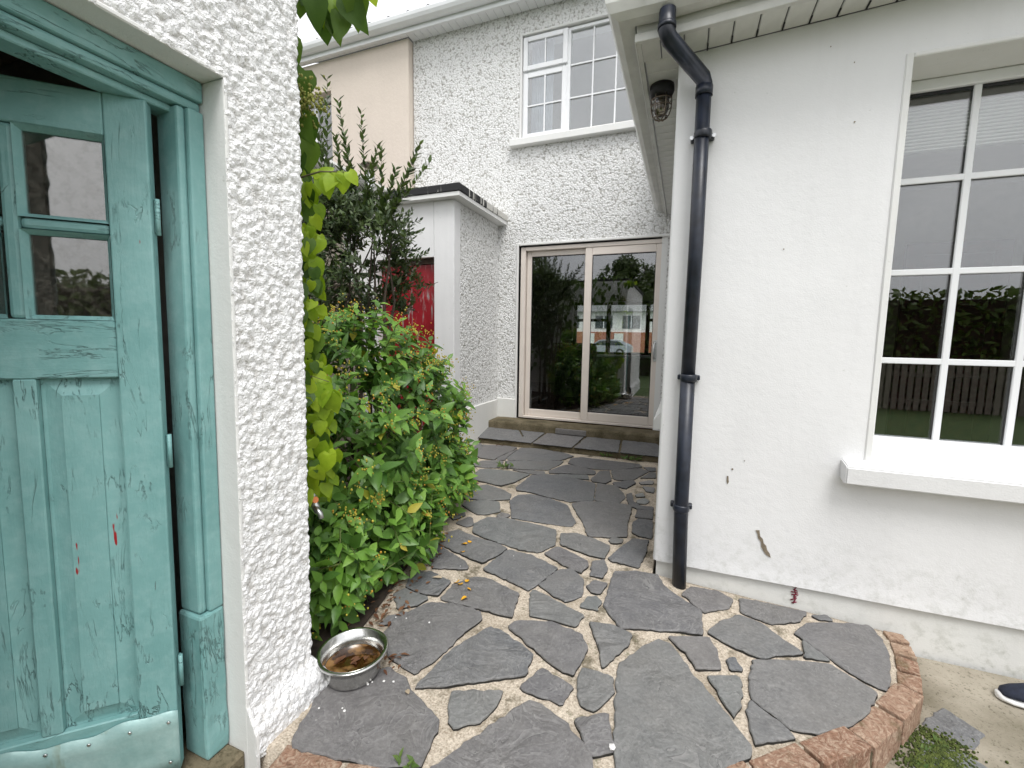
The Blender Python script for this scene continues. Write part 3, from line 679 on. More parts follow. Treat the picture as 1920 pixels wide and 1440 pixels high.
# upper window
def bars(name, xs, zs, x0, x1, z0, z1, y, par, w=.02, mat='white pvc'):
    for x in xs: box(name, (x - w / 2, y, z0), (x + w / 2, y + .012, z1), mat, par, .003)
    for z in zs: box(name, (x0, y + .001, z - w / 2), (x1, y + .0112, z + w / 2), mat, par, .003)
q = B()
for x0, x1, z0, z1 in ((-1.973, -1.925, 3.603, 4.75), (-1.447, -1.395, 3.603, 4.75), (-.35, -.30, 3.603, 4.75), (-1.924, -1.448, 4.715, 4.75), (-1.924, -1.448, 3.603, 3.64), (-1.924, -1.448, 4.352, 4.39), (-1.394, -.351, 4.715, 4.75), (-1.394, -.351, 3.603, 3.64)):
    q.box((x0, YM + .03, z0), (x1, YM + .10, z1), .004)
uw = q.done('window', 'white pvc', house)
ts = sash('sash', -1.962, -1.425, 4.372, 4.742, YM + .002, YM + .032, .055, 'white pvc', uw)      # the vent light stands open a crack
sash('sash', -1.955, -1.43, 3.612, 4.345, YM + .008, YM + .038, .055, 'white pvc', uw)
for (x0, x1, z0, z1, y) in ((-1.907, -1.48, 4.427, 4.687, YM + .016), (-1.90, -1.485, 3.667, 4.29, YM + .022), (-1.396, -.349, 3.638, 4.717, YM + .06)):
    box('pane', (x0, y, z0), (x1, y + .006, z1), 'upper glass', uw)
bars('glazing_bar', [-1.69], [], -1.907, -1.48, 4.428, 4.686, YM + .003, uw, .018)
bars('glazing_bar', [-1.69], [3.975], -1.90, -1.485, 3.668, 4.289, YM + .009, uw, .018)
bars('glazing_bar', [-1.135, -.875, -.615], [4.0, 4.357], -1.396, -.349, 3.639, 4.716, YM + .047, uw, .018)
box('window_sill', (-2.10, YM - .075, 3.515), (-.2, YM + .028, 3.598), 'white trim render', house, .008)
q = B()
for k in range(9): q.tube([(-1.90 + k * .03, YM + .2 + .012 * math.sin(k * 2.1), 3.5), (-1.90 + k * .03, YM + .2 + .012 * math.sin(k * 2.1 + .4), 4.85)], .019, 8)
q.done('curtain', 'curtain', uw)
box('bedroom_ceiling', (-3.4, YM + .282, 4.9), (-.0, YM + 3.2, 4.99), 'magnolia', house)
box('bedroom_wall', (-3.4, YM + 3.2, 2.75), (-.0, YM + 3.3, 4.99), 'magnolia', house)
# eaves: boarded soffit, fascia, gutter, first courses of the roof
sb = box('soffit_board', (-.0475, -.082, -.006), (.0475, .082, .006), 'white pvc', None, .0035)
sb.location = (-3.44, YM - .085, 5.029); child(sb, house)
for k in range(1, 60): c = sb.copy(); COL.objects.link(c); c.location.x = -3.44 + .1 * k
sb2 = box('soffit_board', (-.0475, -.033, -.006), (.0475, .033, .006), 'white pvc', None, .0035)
sb2.location = (-3.54, YM - .136, 5.028); child(sb2, house)
for k in range(1, 32): c = sb2.copy(); COL.objects.link(c); c.location.x = -3.54 - .1 * k
q = B(); q.box((-6.2, YM - .19, 5.012), (2.6, YM - .17, 5.17)); q.box((-6.2, YM - .197, 5.012), (2.6, YM - .1905, 5.045), .002); q.done('fascia', 'white pvc', house)
def gutter_prof(y0, z0, s=1):    # half-round-ish moulded gutter seen from the side: outer lip at y0 - .115
    P = [(0, .0), (0, .085), (-.006, .085), (-.006, .012), (-.03, .006), (-.06, .006), (-.088, .022), (-.104, .05), (-.108, .085), (-.118, .09), (-.12, .08), (-.114, .046), (-.096, .012), (-.064, -.006), (-.028, -.006)]
    return [(y0 + p[0] * s, z0 + p[1]) for p in P]
q = B(); q.prism(gutter_prof(YM - .19, 5.075), 'x', -6.2, 2.6)
gut = q.done('gutter', 'white pvc', house)
q = B()
for x in (-4.05, -1.2): q.prism([(p[0] * 1.0 + (-.004 if p[0] < YM - .2 else 0), p[1] - .003) for p in gutter_prof(YM - .192, 5.075)], 'x', x - .03, x + .03)
q.done('gutter_joint', 'white pvc', gut)
q = B()
q.prism([(YM - .215, 5.166), (YM - .215, 5.176), (YM + 2.4, 6.66), (YM + 2.4, 6.64)], 'x', -6.2, 2.6); q.done('roof', 'roof tile', house)
rt = B().tube([(0, -.03, 0), (0, .42, .236)], .045, 10).done('roof_tile', 'roof tile'); rt.location = (-6.0, YM - .215, 5.172); child(rt, house)
for k in range(1, 30): c = rt.copy(); COL.objects.link(c); c.location.x = -6.0 + .29 * k
# ---- the room behind the sliding door, with a window to the street
XF0, XF1, YF = -3.3, .1, 9.6
q = B(); q.box((XF0 - .1, YM + .282, .1), (XF0, YF, 2.7)); q.done('room_wall', 'dim wall', house)
box('room_wall', (XF1, YM + .282, .1), (XF1 + .1, YF, 2.7), 'dim wall', house)
box('room_ceiling', (XF0 - .1, YM + .284, 2.65), (XF1 + .1, YF + .2, 2.74), 'dim wall', house)
q = B(); q.box((XF0 - .1, YF, .1), (-2.35, YF + .25, 2.65)); q.box((-.35, YF, .1), (XF1 + .1, YF + .25, 2.65)); q.box((-2.349, YF, .1), (-.351, YF + .25, .88)); q.box((-2.349, YF, 2.02), (-.351, YF + .25, 2.65))
q.done('room_wall', 'dim wall', house)
fb = box('floor_board', (-.093, -2.15, -.01), (.093, 2.15, .01), 'floor board', None, .002); fb.location = (XF0 + .095, YM + 2.2, .2); child(fb, house)
for k in range(1, 18): c = fb.copy(); COL.objects.link(c); c.location.x = XF0 + .095 + .19 * k
q = B()
for x0, x1, z0, z1 in ((-2.345, -2.28, .885, 2.015), (-.42, -.355, .885, 2.015), (-2.279, -.421, 1.955, 2.015), (-2.279, -.421, .885, .94), (-1.62, -1.53, .941, 1.954), (-.80, -.72, .941, 1.954), (-2.279, -1.621, 1.60, 1.66), (-.719, -.421, 1.60, 1.66)):
    q.box((x0, YF + .08, z0), (x1, YF + .15, z1), .004)
fw = q.done('window', 'dark wood', house)
box('pane', (-2.28, YF + .11, .94), (-.42, YF + .115, 1.955), 'glass', fw)
box('sill', (-2.45, YF - .12, .84), (-.25, YF - .002, .878), 'white pvc', fw, .006)
# ---- the annex: smooth front with the red door, roughcast side, felt-edged slab roof
annex = thing('annex', (-2.75, 4.6, 0), 'small flat-roofed white outhouse with a red door built onto the house', 'outhouse')
XA, YA = -2.25, 4.045
grid_wall('side_wall', [YA, YM], [.44, 2.62], [], .0095, lambda u, v: (np.full_like(u, XA), u, v), 'white roughcast', annex)
q = B()
q.box((XA - .16, YA + .004, .0), (XA - .012, YM - .002, 2.62)); q.done('wall_core', 'white trim render', annex)
q = B(); q.box((-2.485, YA, 0), (XA + .004, YA + .14, 2.62), .006); q.box((-3.21, YA, 2.062), (-2.4855, YA + .14, 2.62)); q.box((-4.2, YA, 0), (-3.2105, YA + .14, 2.62))
q.done('front_wall', 'white render', annex)
q = B(); q.box((XA - .02, YA + .01, .0), (XA + .022, YM - .035, .438), .006); q.done('plinth', 'plinth render', annex)
q = B(); q.box((-4.2, YA - .09, 2.621), (XA + .11, YM + .006, 2.66)); q.done('roof_slab', 'white trim render', annex)
a = N('felt drips'); v = a.obj((1, 1, .1)); hx = a.noise(v, 26, 3)
z = a.sep(a.obj(), 2)
y = a.sep(a.obj(), 1)
edge = a.math('ADD', a.math('MULTIPLY', a.math('SUBTRACT', y, 3.95), .75), a.math('MULTIPLY', a.math('SUBTRACT', hx, .5), 2.2))
a.pr(a.mix(a.ramp(edge, .38, .44), (.016, .016, .017), (.55, .54, .50)), .75, a.bump(a.noise(a.obj(), 60, 4), .5, .005))
q = B(); q.box((-4.21, YA - .10, 2.6605), (XA + .12, YM + .006, 2.74), .008); q.done('roof_edge', 'felt drips', annex)
q = B(); q.box((-3.205, YA + .075, .06), (-2.487, YA + .115, 2.0), .003)
rdoor = q.done('door', 'red door paint', annex); tag(rdoor, 'red painted door with worn grey streaks')
q = B(); q.box((-3.207, YA + .06, 2.001), (-2.4866, YA + .13, 2.0615), .003); q.done('door_head', 'dark wood', annex)
# ================================================================== THE EXTENSION
ext = thing('extension', (1.0, 3.6, 0), 'single-storey extension with smooth white walls and a white grid window', 'extension')
XE = -.1
EW = (.80, 1.93, .70, 2.40)
def ext_fn(u, v):
    r = .014; x = np.where(u > r, XE + u, np.where(u < -r, XE, 0.)); y = np.where(u > r, YE, np.where(u < -r, YE - u, 0.))
    m = np.abs(u) <= r; t = (u + r) / (2 * r) * PI / 2
    x = np.where(m, XE + r - r * np.cos(t), x); y = np.where(m, YE + r - r * np.sin(t), y)
    w = .0022 * np.sin(u * 5.1 + 1.3 * np.sin(v * 2.7)) * np.sin(v * 4.3 + 1.9 * np.sin(u * 3.3)); m2 = np.where(u > r, 1, 0)
    w = w + .004 * np.clip((.12 - v) / .05, 0, 1)       # a slight bell-cast lip above the plinth
    return x - np.where(u < -r, w, 0), y - m2 * w, v + .044 * np.clip(u, 0, 9) * np.clip((v - 2.41) / .17, 0, 1)
def rise(c): return (c[0], c[1], c[2] + .044 * max(0., c[0] - XE))      # the eaves climb a little to the right
grid_wall('wall', [-2.83, -.014, 0, .014, .9, 2.03, 3.6], [.066, .16, .70, 2.40, 2.586], [(EW[0] - XE, EW[1] - XE, EW[2], EW[3])], .028, ext_fn, 'white render', ext, vstep=.028)
q = B()
for x0, x1, z0, z1 in ((XE + .006, EW[0], .068, 2.585), (EW[1], 3.5, .068, 2.585), (EW[0] + .0005, EW[1] - .0005, .068, EW[2]), (EW[0] + .0005, EW[1] - .0005, EW[3], 2.585)):
    q.box((x0, YE + .004, z0), (x1, YE + .30, z1))
q.box((XE + .006, YE + .301, .068), (XE + .25, YM - .004, 2.585)); q.done('wall_core', 'white trim render', ext)
q = B(); q.box((XE + .016, YE + .017, -.33), (3.5, YE + .29, .0675)); q.box((XE + .0165, YE + .2905, -.05), (XE + .25, YM - .004, .0672)); q.done('plinth', 'plinth render', ext)
q = B(); q.box((EW[0] - .026, YE - .007, EW[2] + .012), (EW[0] + .001, YE + .05, EW[3] + .018), .004); q.box((EW[0] + .0015, YE - .0065, EW[3] - .001), (EW[1] + .02, YE + .05, EW[3] + .018), .004); q.done('window_band', 'white trim render', ext)
sl_ = B(); sl_.prism([(YE - .082, .622), (YE - .086, .70), (YE - .075, .707), (YE + .20, .752), (YE + .20, .66), (YE - .06, .622)], 'x', .69, 2.04)
bmesh.ops.bevel(sl_.bm, geom=sl_.bm.edges[:], offset=.005, segments=2, affect='EDGES')
sl_.done('window_sill', 'white render', ext)
YW = YE + .20
q = B()
for x0, x1, z0, z1 in ((.801, .862, .735, 2.399), (1.868, 1.929, .735, 2.399), (.863, 1.867, .735, .798), (.863, 1.867, 2.352, 2.399)): q.box((x0, YW, z0), (x1, YW + .07, z1), .005)
q.box((.802, YW - .03, .728), (1.928, YW - .001, .752), .004)
ew = q.done('window', 'white pvc', ext)
box('pane', (.86, YW + .03, .796), (1.87, YW + .036, 2.354), 'glass', ew)
bars('glazing_bar', [1.108, 1.358, 1.61], [1.163, 1.57, 1.975], .862, 1.868, .797, 2.353, YW + .014, ew, .027)
q = B(); q.box((.862, YW + .021, 2.338), (1.868, YW + .028, 2.3515)); q.done('gasket', 'dark rubber', ew)
bl = None
for k in range(13):
    z_ = 2.33 - k * .0155
    if bl is None:
        bl = box('blind_slat', (-.50, -.02, -.0045), (.50, .02, .0045), 'blind', None, .002); bl.location = (1.365, YW + .15, z_); child(bl, ew)
    else:
        c = bl.copy(); COL.objects.link(c); c.location.z = z_
# dim room behind the grid window
q = B(); q.box((.2, YE + .31, .0), (3.4, 4.95, .1)); q.done('room_floor', 'floor board', ext)
q = B(); q.box((.2, 4.95, .1), (3.4, 5.05, 2.56)); q.done('room_wall', 'tan wall', ext)
q = B(); q.box((.16, YE + .305, .1), (.199, 5.05, 2.56)); q.box((3.401, YE + .305, .1), (3.45, 5.05, 2.56)); q.done('room_wall', 'dim wall', ext)
box('room_ceiling', (.2, YE + .31, 2.561), (3.4, 5.05, 2.584), 'magnolia', ext)
q = B(); q.box((1.75, 4.90, .1), (2.45, 4.948, 2.1), .004)
idr = q.done('inner_door', 'mahogany', ext)
for z_ in (.3, .95, 1.55): box('panel', (1.87, 4.885, z_), (2.33, 4.899, z_ + .45), 'mahogany', idr, .008)
# side window sill
q = B(); q.prism([(XE - .006, .80), (XE - .058, .73), (XE - .066, .725), (XE - .066, .665), (XE - .058, .66), (XE - .006, .67)], 'y', 2.95, 4.3); q.done('side_sill', 'white trim render', ext)
# eaves
ZS = 2.586; XO, YO = -.278, 2.178
es = box('soffit_board', (-.0475, -.087, -.006), (.0475, .087, .006), 'old pvc', None, .0035); es.location = (XO + .05, YE - .092, ZS + .006); child(es, ext)
for k in range(1, 37): c = es.copy(); COL.objects.link(c); c.location.x = XO + .05 + .1 * k; c.location.z += .044 * max(0., c.location.x - XE); c.rotation_euler.y = -.044 if c.location.x > XE else 0
es2 = box('soffit_board', (-.077, -.0475, -.006), (.077, .0475, .006), 'old pvc', None, .0035); es2.location = (XO + .10, YE + .046, ZS + .0065); child(es2, ext)
for k in range(1, 28): c = es2.copy(); COL.objects.link(c); c.location.y = YE + .046 + .1 * k
sv = box('soffit_vent', (-.003, -.026, -.0015), (.003, .026, .0015), 'dark rubber'); sv.location = (XO + .30, YE - .032, ZS - .0012); child(sv, ext)
for k in range(1, 32): c = sv.copy(); COL.objects.link(c); c.location.x = XO + .30 + .1 * k; c.location.z += .044 * max(0., c.location.x - XE)
q = B(); q.box((XO, YO, ZS - .012), (3.5, YO + .018, ZS + .19)); q.box((XO, YO + .0185, ZS - .0125), (XO + .018, YM - .006, ZS + .19))
q.box((XO - .006, YO - .007, ZS - .014), (3.5, YO - .0005, ZS + .022), .002); q.box((XO - .007, YO - .0002, ZS - .0142), (XO - .0005, YM - .006, ZS + .0222), .002)
bmesh.ops.bisect_plane(q.bm, geom=q.bm.verts[:] + q.bm.edges[:] + q.bm.faces[:], plane_co=(XE, 0, 0), plane_no=(1, 0, 0)); q.done('fascia', 'old pvc', ext, rise)
# gutter on two sides with a mitred corner
P0 = gutter_prof(0, 0)
bm = bmesh.new(); ring = []
for (kx, ky, ex, ey) in ((None, None, 3.5, None), (None, None, XE, None), ('c', 'c', 0, 0), (None, None, None, YM - .004)):
    vs_ = []
    for (o_, z_) in P0:
        zz = ZS + .052 + z_
        if kx == 'c': vs_.append(bm.verts.new((XO - .008 + o_, YO - .008 + o_, zz)))
        elif ey is None: vs_.append(bm.verts.new(rise((ex, YO - .008 + o_, zz))))
        else: vs_.append(bm.verts.new((XO - .008 + o_, ey, zz)))
    ring.append(vs_)
for r0, r1 in zip(ring, ring[1:]):
    for i in range(len(P0)): bm.faces.new((r0[i], r0[(i + 1) % len(P0)], r1[(i + 1) % len(P0)], r1[i]))
bm.faces.new(ring[0]); bm.faces.new(ring[-1][::-1]); bmesh.ops.recalc_face_normals(bm, faces=bm.faces)
me = bpy.data.meshes.new('gutter'); bm.to_mesh(me); bm.free(); egut = finish('gutter', me, 'old pvc', ext)
q = B(); q.prism([(p[0] - .003, p[1] - .003) for p in gutter_prof(YO - .009, ZS + .052)], 'x', -.235, -.165)
q.done('gutter_joint', 'old pvc', egut)
q = B(); q.prism([(YO + .02, ZS + .185), (YO - .03, ZS + .165), (YO - .03, ZS + .18), (YM, ZS + 1.2), (YM, ZS + 1.18)], 'x', XO + .02, 3.5); bmesh.ops.bisect_plane(q.bm, geom=q.bm.verts[:] + q.bm.edges[:] + q.bm.faces[:], plane_co=(XE, 0, 0), plane_no=(1, 0, 0)); q.done('roof', 'roof tile', ext, rise)

# ---- black downpipe
dp = thing('downpipe', (.025, 2.31, 0), 'black plastic downpipe with a swan-neck bend on the white extension corner', 'downpipe')
PX, PY = .024, YE - .062
q = B(); q.tube([(PX + .012, PY, -.03), (PX, PY, .42), (PX - .004, PY, 1.07)], .034, 16); q.done('pipe', 'black pipe', dp)
q = B(); q.tube([(PX - .004, PY, 1.071), (PX - .002, PY, 1.7), (PX - .006, PY, 2.40)], .0325, 16); q.done('pipe', 'black pipe', dp)
N0, N1 = Vector((PX - .006, PY, 2.36)), Vector((-.145, YO - .068, 2.60))
q = B(); q.tube([N0, N0 + Vector((0, 0, .05)), N0 + Vector((-.008, -.008, .075)), N1 + Vector((.012, .01, -.075)), N1 + Vector((0, 0, -.048)), N1 + Vector((0, 0, .035))], .0345, 16)
nk = q.done('swan_neck', 'black pipe', dp)
q = B(); q.tube([N0 + Vector((0, 0, -.002)), N0 + Vector((0, 0, .04))], .0375, 16); q.done('socket', 'black pipe', nk); B().tube([N1 + Vector((0, 0, -.04)), N1 + Vector((0, 0, -.02))], .038, 16).done('socket', 'black pipe', nk)
for z_ in (2.19, 1.06, .40):
    q = B(); q.tube([(PX, PY, z_ - .018), (PX, PY, z_ - .012), (PX, PY, z_ + .012), (PX, PY, z_ + .018)], [.036, .0392, .0392, .036], 16); q.box((PX - .052, PY + .022, z_ - .012), (PX + .052, YE - .002, z_ + .012), .004)
    q.done('pipe_clip', 'black pipe', dp)
q = B(); q.tube([(PX - .048, PY + .016, 2.19), (PX - .048, PY + .028, 2.19)], .009, 8); q.tube([(PX + .048, PY + .016, 2.19), (PX + .048, PY + .028, 2.19)], .009, 8); q.done('clip_bolt', 'galvanised', dp)
# ---- caged bulkhead lamp under the side soffit
lx, ly, lz = -.188, 2.60, ZS - .001
lamp = thing('bulkhead_lamp', (lx, ly, lz - .18), 'old brass caged bulkhead lamp hanging below the extension soffit', 'lamp')
B().lathe([(0, 0), (.062, 0), (.064, -.03), (.055, -.05), (.046, -.055), (0, -.055)], (lx, ly, lz), 18).done('lamp_base', 'dark rubber', lamp)
B().lathe([(.036, -.056), (.040, -.075), (.040, -.115), (.032, -.14), (.016, -.152), (0, -.155)], (lx, ly, lz), 18).done('glass_dome', 'bulb glass', lamp)
B().lathe([(.011, -.056), (.02, -.08), (.018, -.105), (0, -.12)], (lx, ly, lz), 12).done('bulb', 'old brass', lamp)
q = B()
for k in range(6):
    t = k * PI / 3; c_, s_ = math.cos(t), math.sin(t)
    q.tube([(lx + r_ * c_, ly + r_ * s_, lz + z_) for r_, z_ in ((.05, -.052), (.052, -.085), (.051, -.12), (.041, -.15), (.022, -.168), (.002, -.172))], .0032, 6)
for r_, z_ in ((.0525, -.072), (.0525, -.105), (.034, -.158)):
    q.tube([(lx + r_ * math.cos(t * PI / 9), ly + r_ * math.sin(t * PI / 9), lz + z_) for t in range(19)], .003, 6)
q.done('cage', 'old brass', lamp)
# ---- marks on the extension wall
def wallpatch(name, pts, mat, y, th=.0012):
    return B().prism(pts, 'y', y, y - th).done(name, mat, ext)
fp = [(.352, .398), (.372, .402), (.378, .36), (.392, .345), (.398, .315), (.412, .30), (.418, .272), (.432, .25), (.440, .222), (.416, .235), (.40, .26), (.388, .285), (.384, .32), (.368, .345), (.364, .372)]
wallpatch('flaked_patch', [(.395 + (x - .395) * .85 + .012, .31 + (z_ - .31) * .72 - .055) for x, z_ in fp], 'bare patch', YE - .0024)
wallpatch('flaked_patch', [(.228, .575), (.234, .575), (.238, .545), (.232, .532), (.228, .55)], 'bare patch', YE - .0024)
for (x, z_, r_) in ((.395, 1.665, .0035), (.30, .66, .003), (.62, 2.18, .004), (.25, .612, .005), (.51, 2.5, .003), (.6, 2.42, .003)):
    wallpatch('flaked_spot', [(x + r_ * math.cos(k * 1.05) * rng.uniform(.6, 1.1), z_ + r_ * math.sin(k * 1.05) * rng.uniform(.6, 1.2)) for k in range(6)], 'bare patch', YE - .0024)
cz = random.Random(3)
q = B(); 
for k in range(7): q.tube([(.556 + cz.uniform(-.012, .004), YE + .0145, .058 - k * .014), (.566 + cz.uniform(-.004, .010), YE + .0145, .062 - k * .014 + cz.uniform(-.012, .012))], .003, 5)
q.tube([(.562 + .004 * math.sin(k * 2.), YE + .0145, .066 - k * .0105) for k in range(10)], .0028, 5)
q.done('red_paint_mark', 'red paint mark', ext)

# ================================================================== THE SHED (a little out of plumb)
shed = thing('shed', (-1.6, .4, 0), 'white roughcast shed with a weathered teal door standing ajar', 'shed')
XS = -1.157
def lean(c): return (c[0], c[1] + .018 * c[2], c[2])
def shed_fn(u, v):
    yc, r = 1.060, .016
    x = np.where(u < yc, XS, XS - (u - yc - r * PI / 2) - r); y = np.where(u < yc, u, yc + r)
    m = (u >= yc) & (u <= yc + r * PI / 2); t = (u - yc) / r
    x = np.where(m, XS - r + r * np.cos(t), x); y = np.where(m, yc + r * np.sin(t), y)
    fl = .034 * np.clip((.135 - v) / .07, 0, 1); fl = fl * fl / .034 * .6 + fl * .4
    x = x + np.where(u < yc + r, fl, 0); y = y + np.where(u > yc, fl, 0)
    return x, y + .018 * v, v
DO = (-.06, .822, 1.912)
grid_wall('wall', [.30, .822, 1.06, 1.0852, 1.25], [-.03, .03, .14, 1.912, 2.42], [(0, DO[1], -1, DO[2])], .0056, shed_fn, 'shed roughcast', shed)
grid_wall('wall', [-2.2, -.06, .30], [-.2, 1.912, 2.42], [(-.06, .5, -1, DO[2])], .03, shed_fn, 'shed roughcast', shed)
grid_wall('end_wall', [1.25, 3.3], [-.03, 2.42], [], .03, shed_fn, 'shed roughcast', shed)
q = B(); q.box((XS - .22, DO[1] + .012, -.2), (XS - .014, 1.045, 2.42)); q.box((XS - .22, -.062, 1.925), (XS - .014, DO[1] + .0115, 2.42)); q.box((XS - .22, -2.2, -.2), (XS - .014, -.0625, 2.42))
q.box((-3.3, .93, -.2), (XS - .225, 1.05, 2.42)); q.box((-3.3, -2.2, -.2), (XS - .225, -2.05, 2.42)); q.box((-3.35, -2.2, -.2), (-3.301, -1.2, 2.42)); q.box((-3.35, .3, -.2), (-3.301, 1.05, 2.42)); q.box((-3.35, -1.199, -.2), (-3.301, .299, 1.1)); q.box((-3.35, -1.199, 2.1), (-3.301, .299, 2.42))  # back wall keeps an opening for the added window
q.done('wall_core', 'dim wall', shed, lean)
q = B(); q.box((XS - .20, DO[1], -.1), (XS - .0015, DO[1] + .011, 1.911), .003); q.prism([(XS - .19, -.1), (XS + .034, -.1), (XS + .034, .055), (XS + .012, .10), (XS - .004, .14), (XS - .19, .14)], 'y', DO[1] + .0005, DO[1] + .0108); q.box((XS - .20, -.06, 1.9115), (XS - .0015, DO[1] + .0112, 1.924), .003); q.done('door_reveal', 'white trim render', shed, lean)
q = B(); q.box((-3.35, -2.25, 2.42), (XS + .02, 1.06, 2.47)); q.done('roof', 'bitumen', shed, lean)
for k in range(7):
    y_ = -1.9 + k * .45
    box('rafter', (-3.3, y_, 2.29), (XS - .225, y_ + .05, 2.418), 'dark wood', shed, .004, lean)
for k in range(12): box('ceiling_plank', (-3.29, -1.95 + k * .24, 2.262), (XS - .226, -1.715 + k * .24, 2.289), 'old planks', shed, .003, lean)
box('shed_floor', (-3.3, -2.05, -.12), (XS - .225, .92, -.05), 'mossy concrete', shed)
box('door_sill', (XS - .22, -.06, -.3), (XS - .012, DO[1], -.004), 'mossy concrete', shed, .008)
added_window = B()  # added window in the unseen back wall, put in to light the interior
for y0, y1, z0, z1 in ((-1.198, -1.14, 1.102, 2.098), (.24, .298, 1.102, 2.098), (-1.139, .239, 1.102, 1.16), (-1.139, .239, 2.04, 2.098), (-.48, -.42, 1.161, 2.039)): added_window.box((-3.34, y0, z0), (-3.31, y1, z1), .003)
added_window = added_window.done('window', 'teal paint upright', shed); box('pane', (-3.327, -1.14, 1.16), (-3.323, .24, 2.04), 'glass', added_window)
# frame
q = B(); XJ = -1.236
q.box((XJ - .10, .779, .445), (XJ, .8195, 1.8315), .005, seg=2); q.box((XJ - .095, .757, .446), (XJ - .011, .7785, 1.831), .007, seg=2)
q.done('door_jamb', 'teal paint upright', shed, lean)
q = B(); q.box((XJ - .10, .752, -.002), (XJ + .002, .8203, .442), .008, seg=2)
bmesh.ops.subdivide_edges(q.bm, edges=[e for e in q.bm.edges if e.calc_length() > .2], cuts=12)
for v in q.bm.verts: v.co += noise.noise_vector(v.co * 11) * .0035
q.done('jamb_foot', 'teal paint upright', shed, lean)
q = B(); q.box((XJ - .10, -.06, 1.8575), (XJ, .8195, 1.909), .005, seg=2); q.box((XJ - .095, -.06, 1.833), (XJ - .011, .819, 1.857), .007, seg=2); q.box((XJ - .10, -.06, 1.815), (XJ - .036, .78, 1.8325), .003)
q.done('door_head', 'teal paint level', shed, lean)
q = B(); q.box((XJ - .10, -.06, -.002), (XJ, -.005, 1.831), .005); q.done('door_jamb', 'teal paint upright', shed, lean)
# leaf, hung on the right jamb and open 45 degrees into the shed
HX, HY = -1.268, .699
def LF(c):
    k = math.sqrt(.5); s_, t_, z_ = c
    return lean((HX - s_ * k + t_ * k, HY - s_ * k - t_ * k, z_))
LWD = .722; C0, CW, CB = .085, .164, .030
q = B(); q.box((.0, -.04, .012), (C0, 0, 1.816), .004, seg=2); q.box((LWD - C0, -.04, .012), (LWD, 0, 1.816), .004, seg=2)
leafo = q.done('door', 'teal paint upright', shed, LF); tag(leafo, 'weathered teal panelled door with small panes, ajar')
q = B(); e_ = .0006
q.box((C0 + e_, -.0395, 1.716), (LWD - C0 - e_, -.0007, 1.8155), .003); q.done('top_rail', 'teal paint level', leafo, LF)
q = B(); q.box((C0 + e_, -.0395, 1.132), (LWD - C0 - e_, -.0007, 1.274), .003); q.done('lock_rail', 'teal paint level', leafo, LF)
q = B(); q.box((C0 + e_, -.0395, .013), (LWD - C0 - e_, -.0007, .215), .003); q.done('bottom_rail', 'teal paint level', leafo, LF)
def mould(q, s0, s1, z0, z1, w, d0=-.001, d1=-.016):
    """sloped glazing moulding round an opening"""
    o_ = [(s0, z0), (s1, z0), (s1, z1), (s0, z1)]; i_ = [(s0 + w, z0 + w), (s1 - w, z0 + w), (s1 - w, z1 - w), (s0 + w, z1 - w)]
    for k in range(4):
        a_, b_, c_, d_ = o_[k], o_[(k + 1) % 4], i_[(k + 1) % 4], i_[k]
        q.poly([(a_[0], d0, a_[1]), (b_[0], d0, b_[1]), (c_[0], d1, c_[1]), (d_[0], d1, d_[1])]); q.poly([(d_[0], d1, d_[1]), (c_[0], d1, c_[1]), (c_[0], -.03, c_[1]), (d_[0], -.03, d_[1])])
for i in range(3):
    s0 = C0 + i * (CW + CB)
    if i: box('glazing_bar', (s0 - CB, -.036, 1.2745), (s0, -.004, 1.7155), 'teal paint upright', leafo, .009, LF, 2)
    box('glazing_bar', (s0 + e_, -.035, 1.483), (s0 + CW - e_, -.0045, 1.509), 'teal paint level', leafo, .009, LF, 2)
    for z0, z1 in ((1.2745, 1.482), (1.5095, 1.7155)):
        box('pane', (s0, -.024, z0), (s0 + CW, -.021, z1), 'dusty glass', leafo, 0, LF)
        q = B(); mould(q, s0, s0 + CW, z0, z1, .010); q.done('glazing_moulding', 'teal paint upright', leafo, LF, False)
PW, MW = .155, .0435
for i in range(3):
    s0 = C0 + i * (PW + MW)
    if i: box('muntin', (s0 - MW + e_, -.0395, .2155), (s0 - e_, -.0008, 1.1315), 'teal paint upright', leafo, .003, LF)
    q = B(); z0, z1 = .2155, 1.1315; w0 = .008
    q.box((s0, -.034, z0), (s0 + PW, -.019, z1))
    o_ = [(s0 + w0, z0 + w0), (s0 + PW - w0, z0 + w0), (s0 + PW - w0, z1 - w0), (s0 + w0, z1 - w0)]; i_ = [(s0 + .042, z0 + .042), (s0 + PW - .042, z0 + .042), (s0 + PW - .042, z1 - .042), (s0 + .042, z1 - .042)]
    for k in range(4):
        a_, b_, c_, d_ = o_[k], o_[(k + 1) % 4], i_[(k + 1) % 4], i_[k]
        q.poly([(a_[0], -.0188, a_[1]), (b_[0], -.0188, b_[1]), (c_[0], -.009, c_[1]), (d_[0], -.009, d_[1])]); q.poly([(d_[0], -.009, d_[1]), (c_[0], -.009, c_[1]), (c_[0], -.0055, c_[1]), (d_[0], -.0055, d_[1])])
    q.poly([(p[0], -.0055, p[1]) for p in i_]); q.done('panel', 'teal paint upright', leafo, LF)
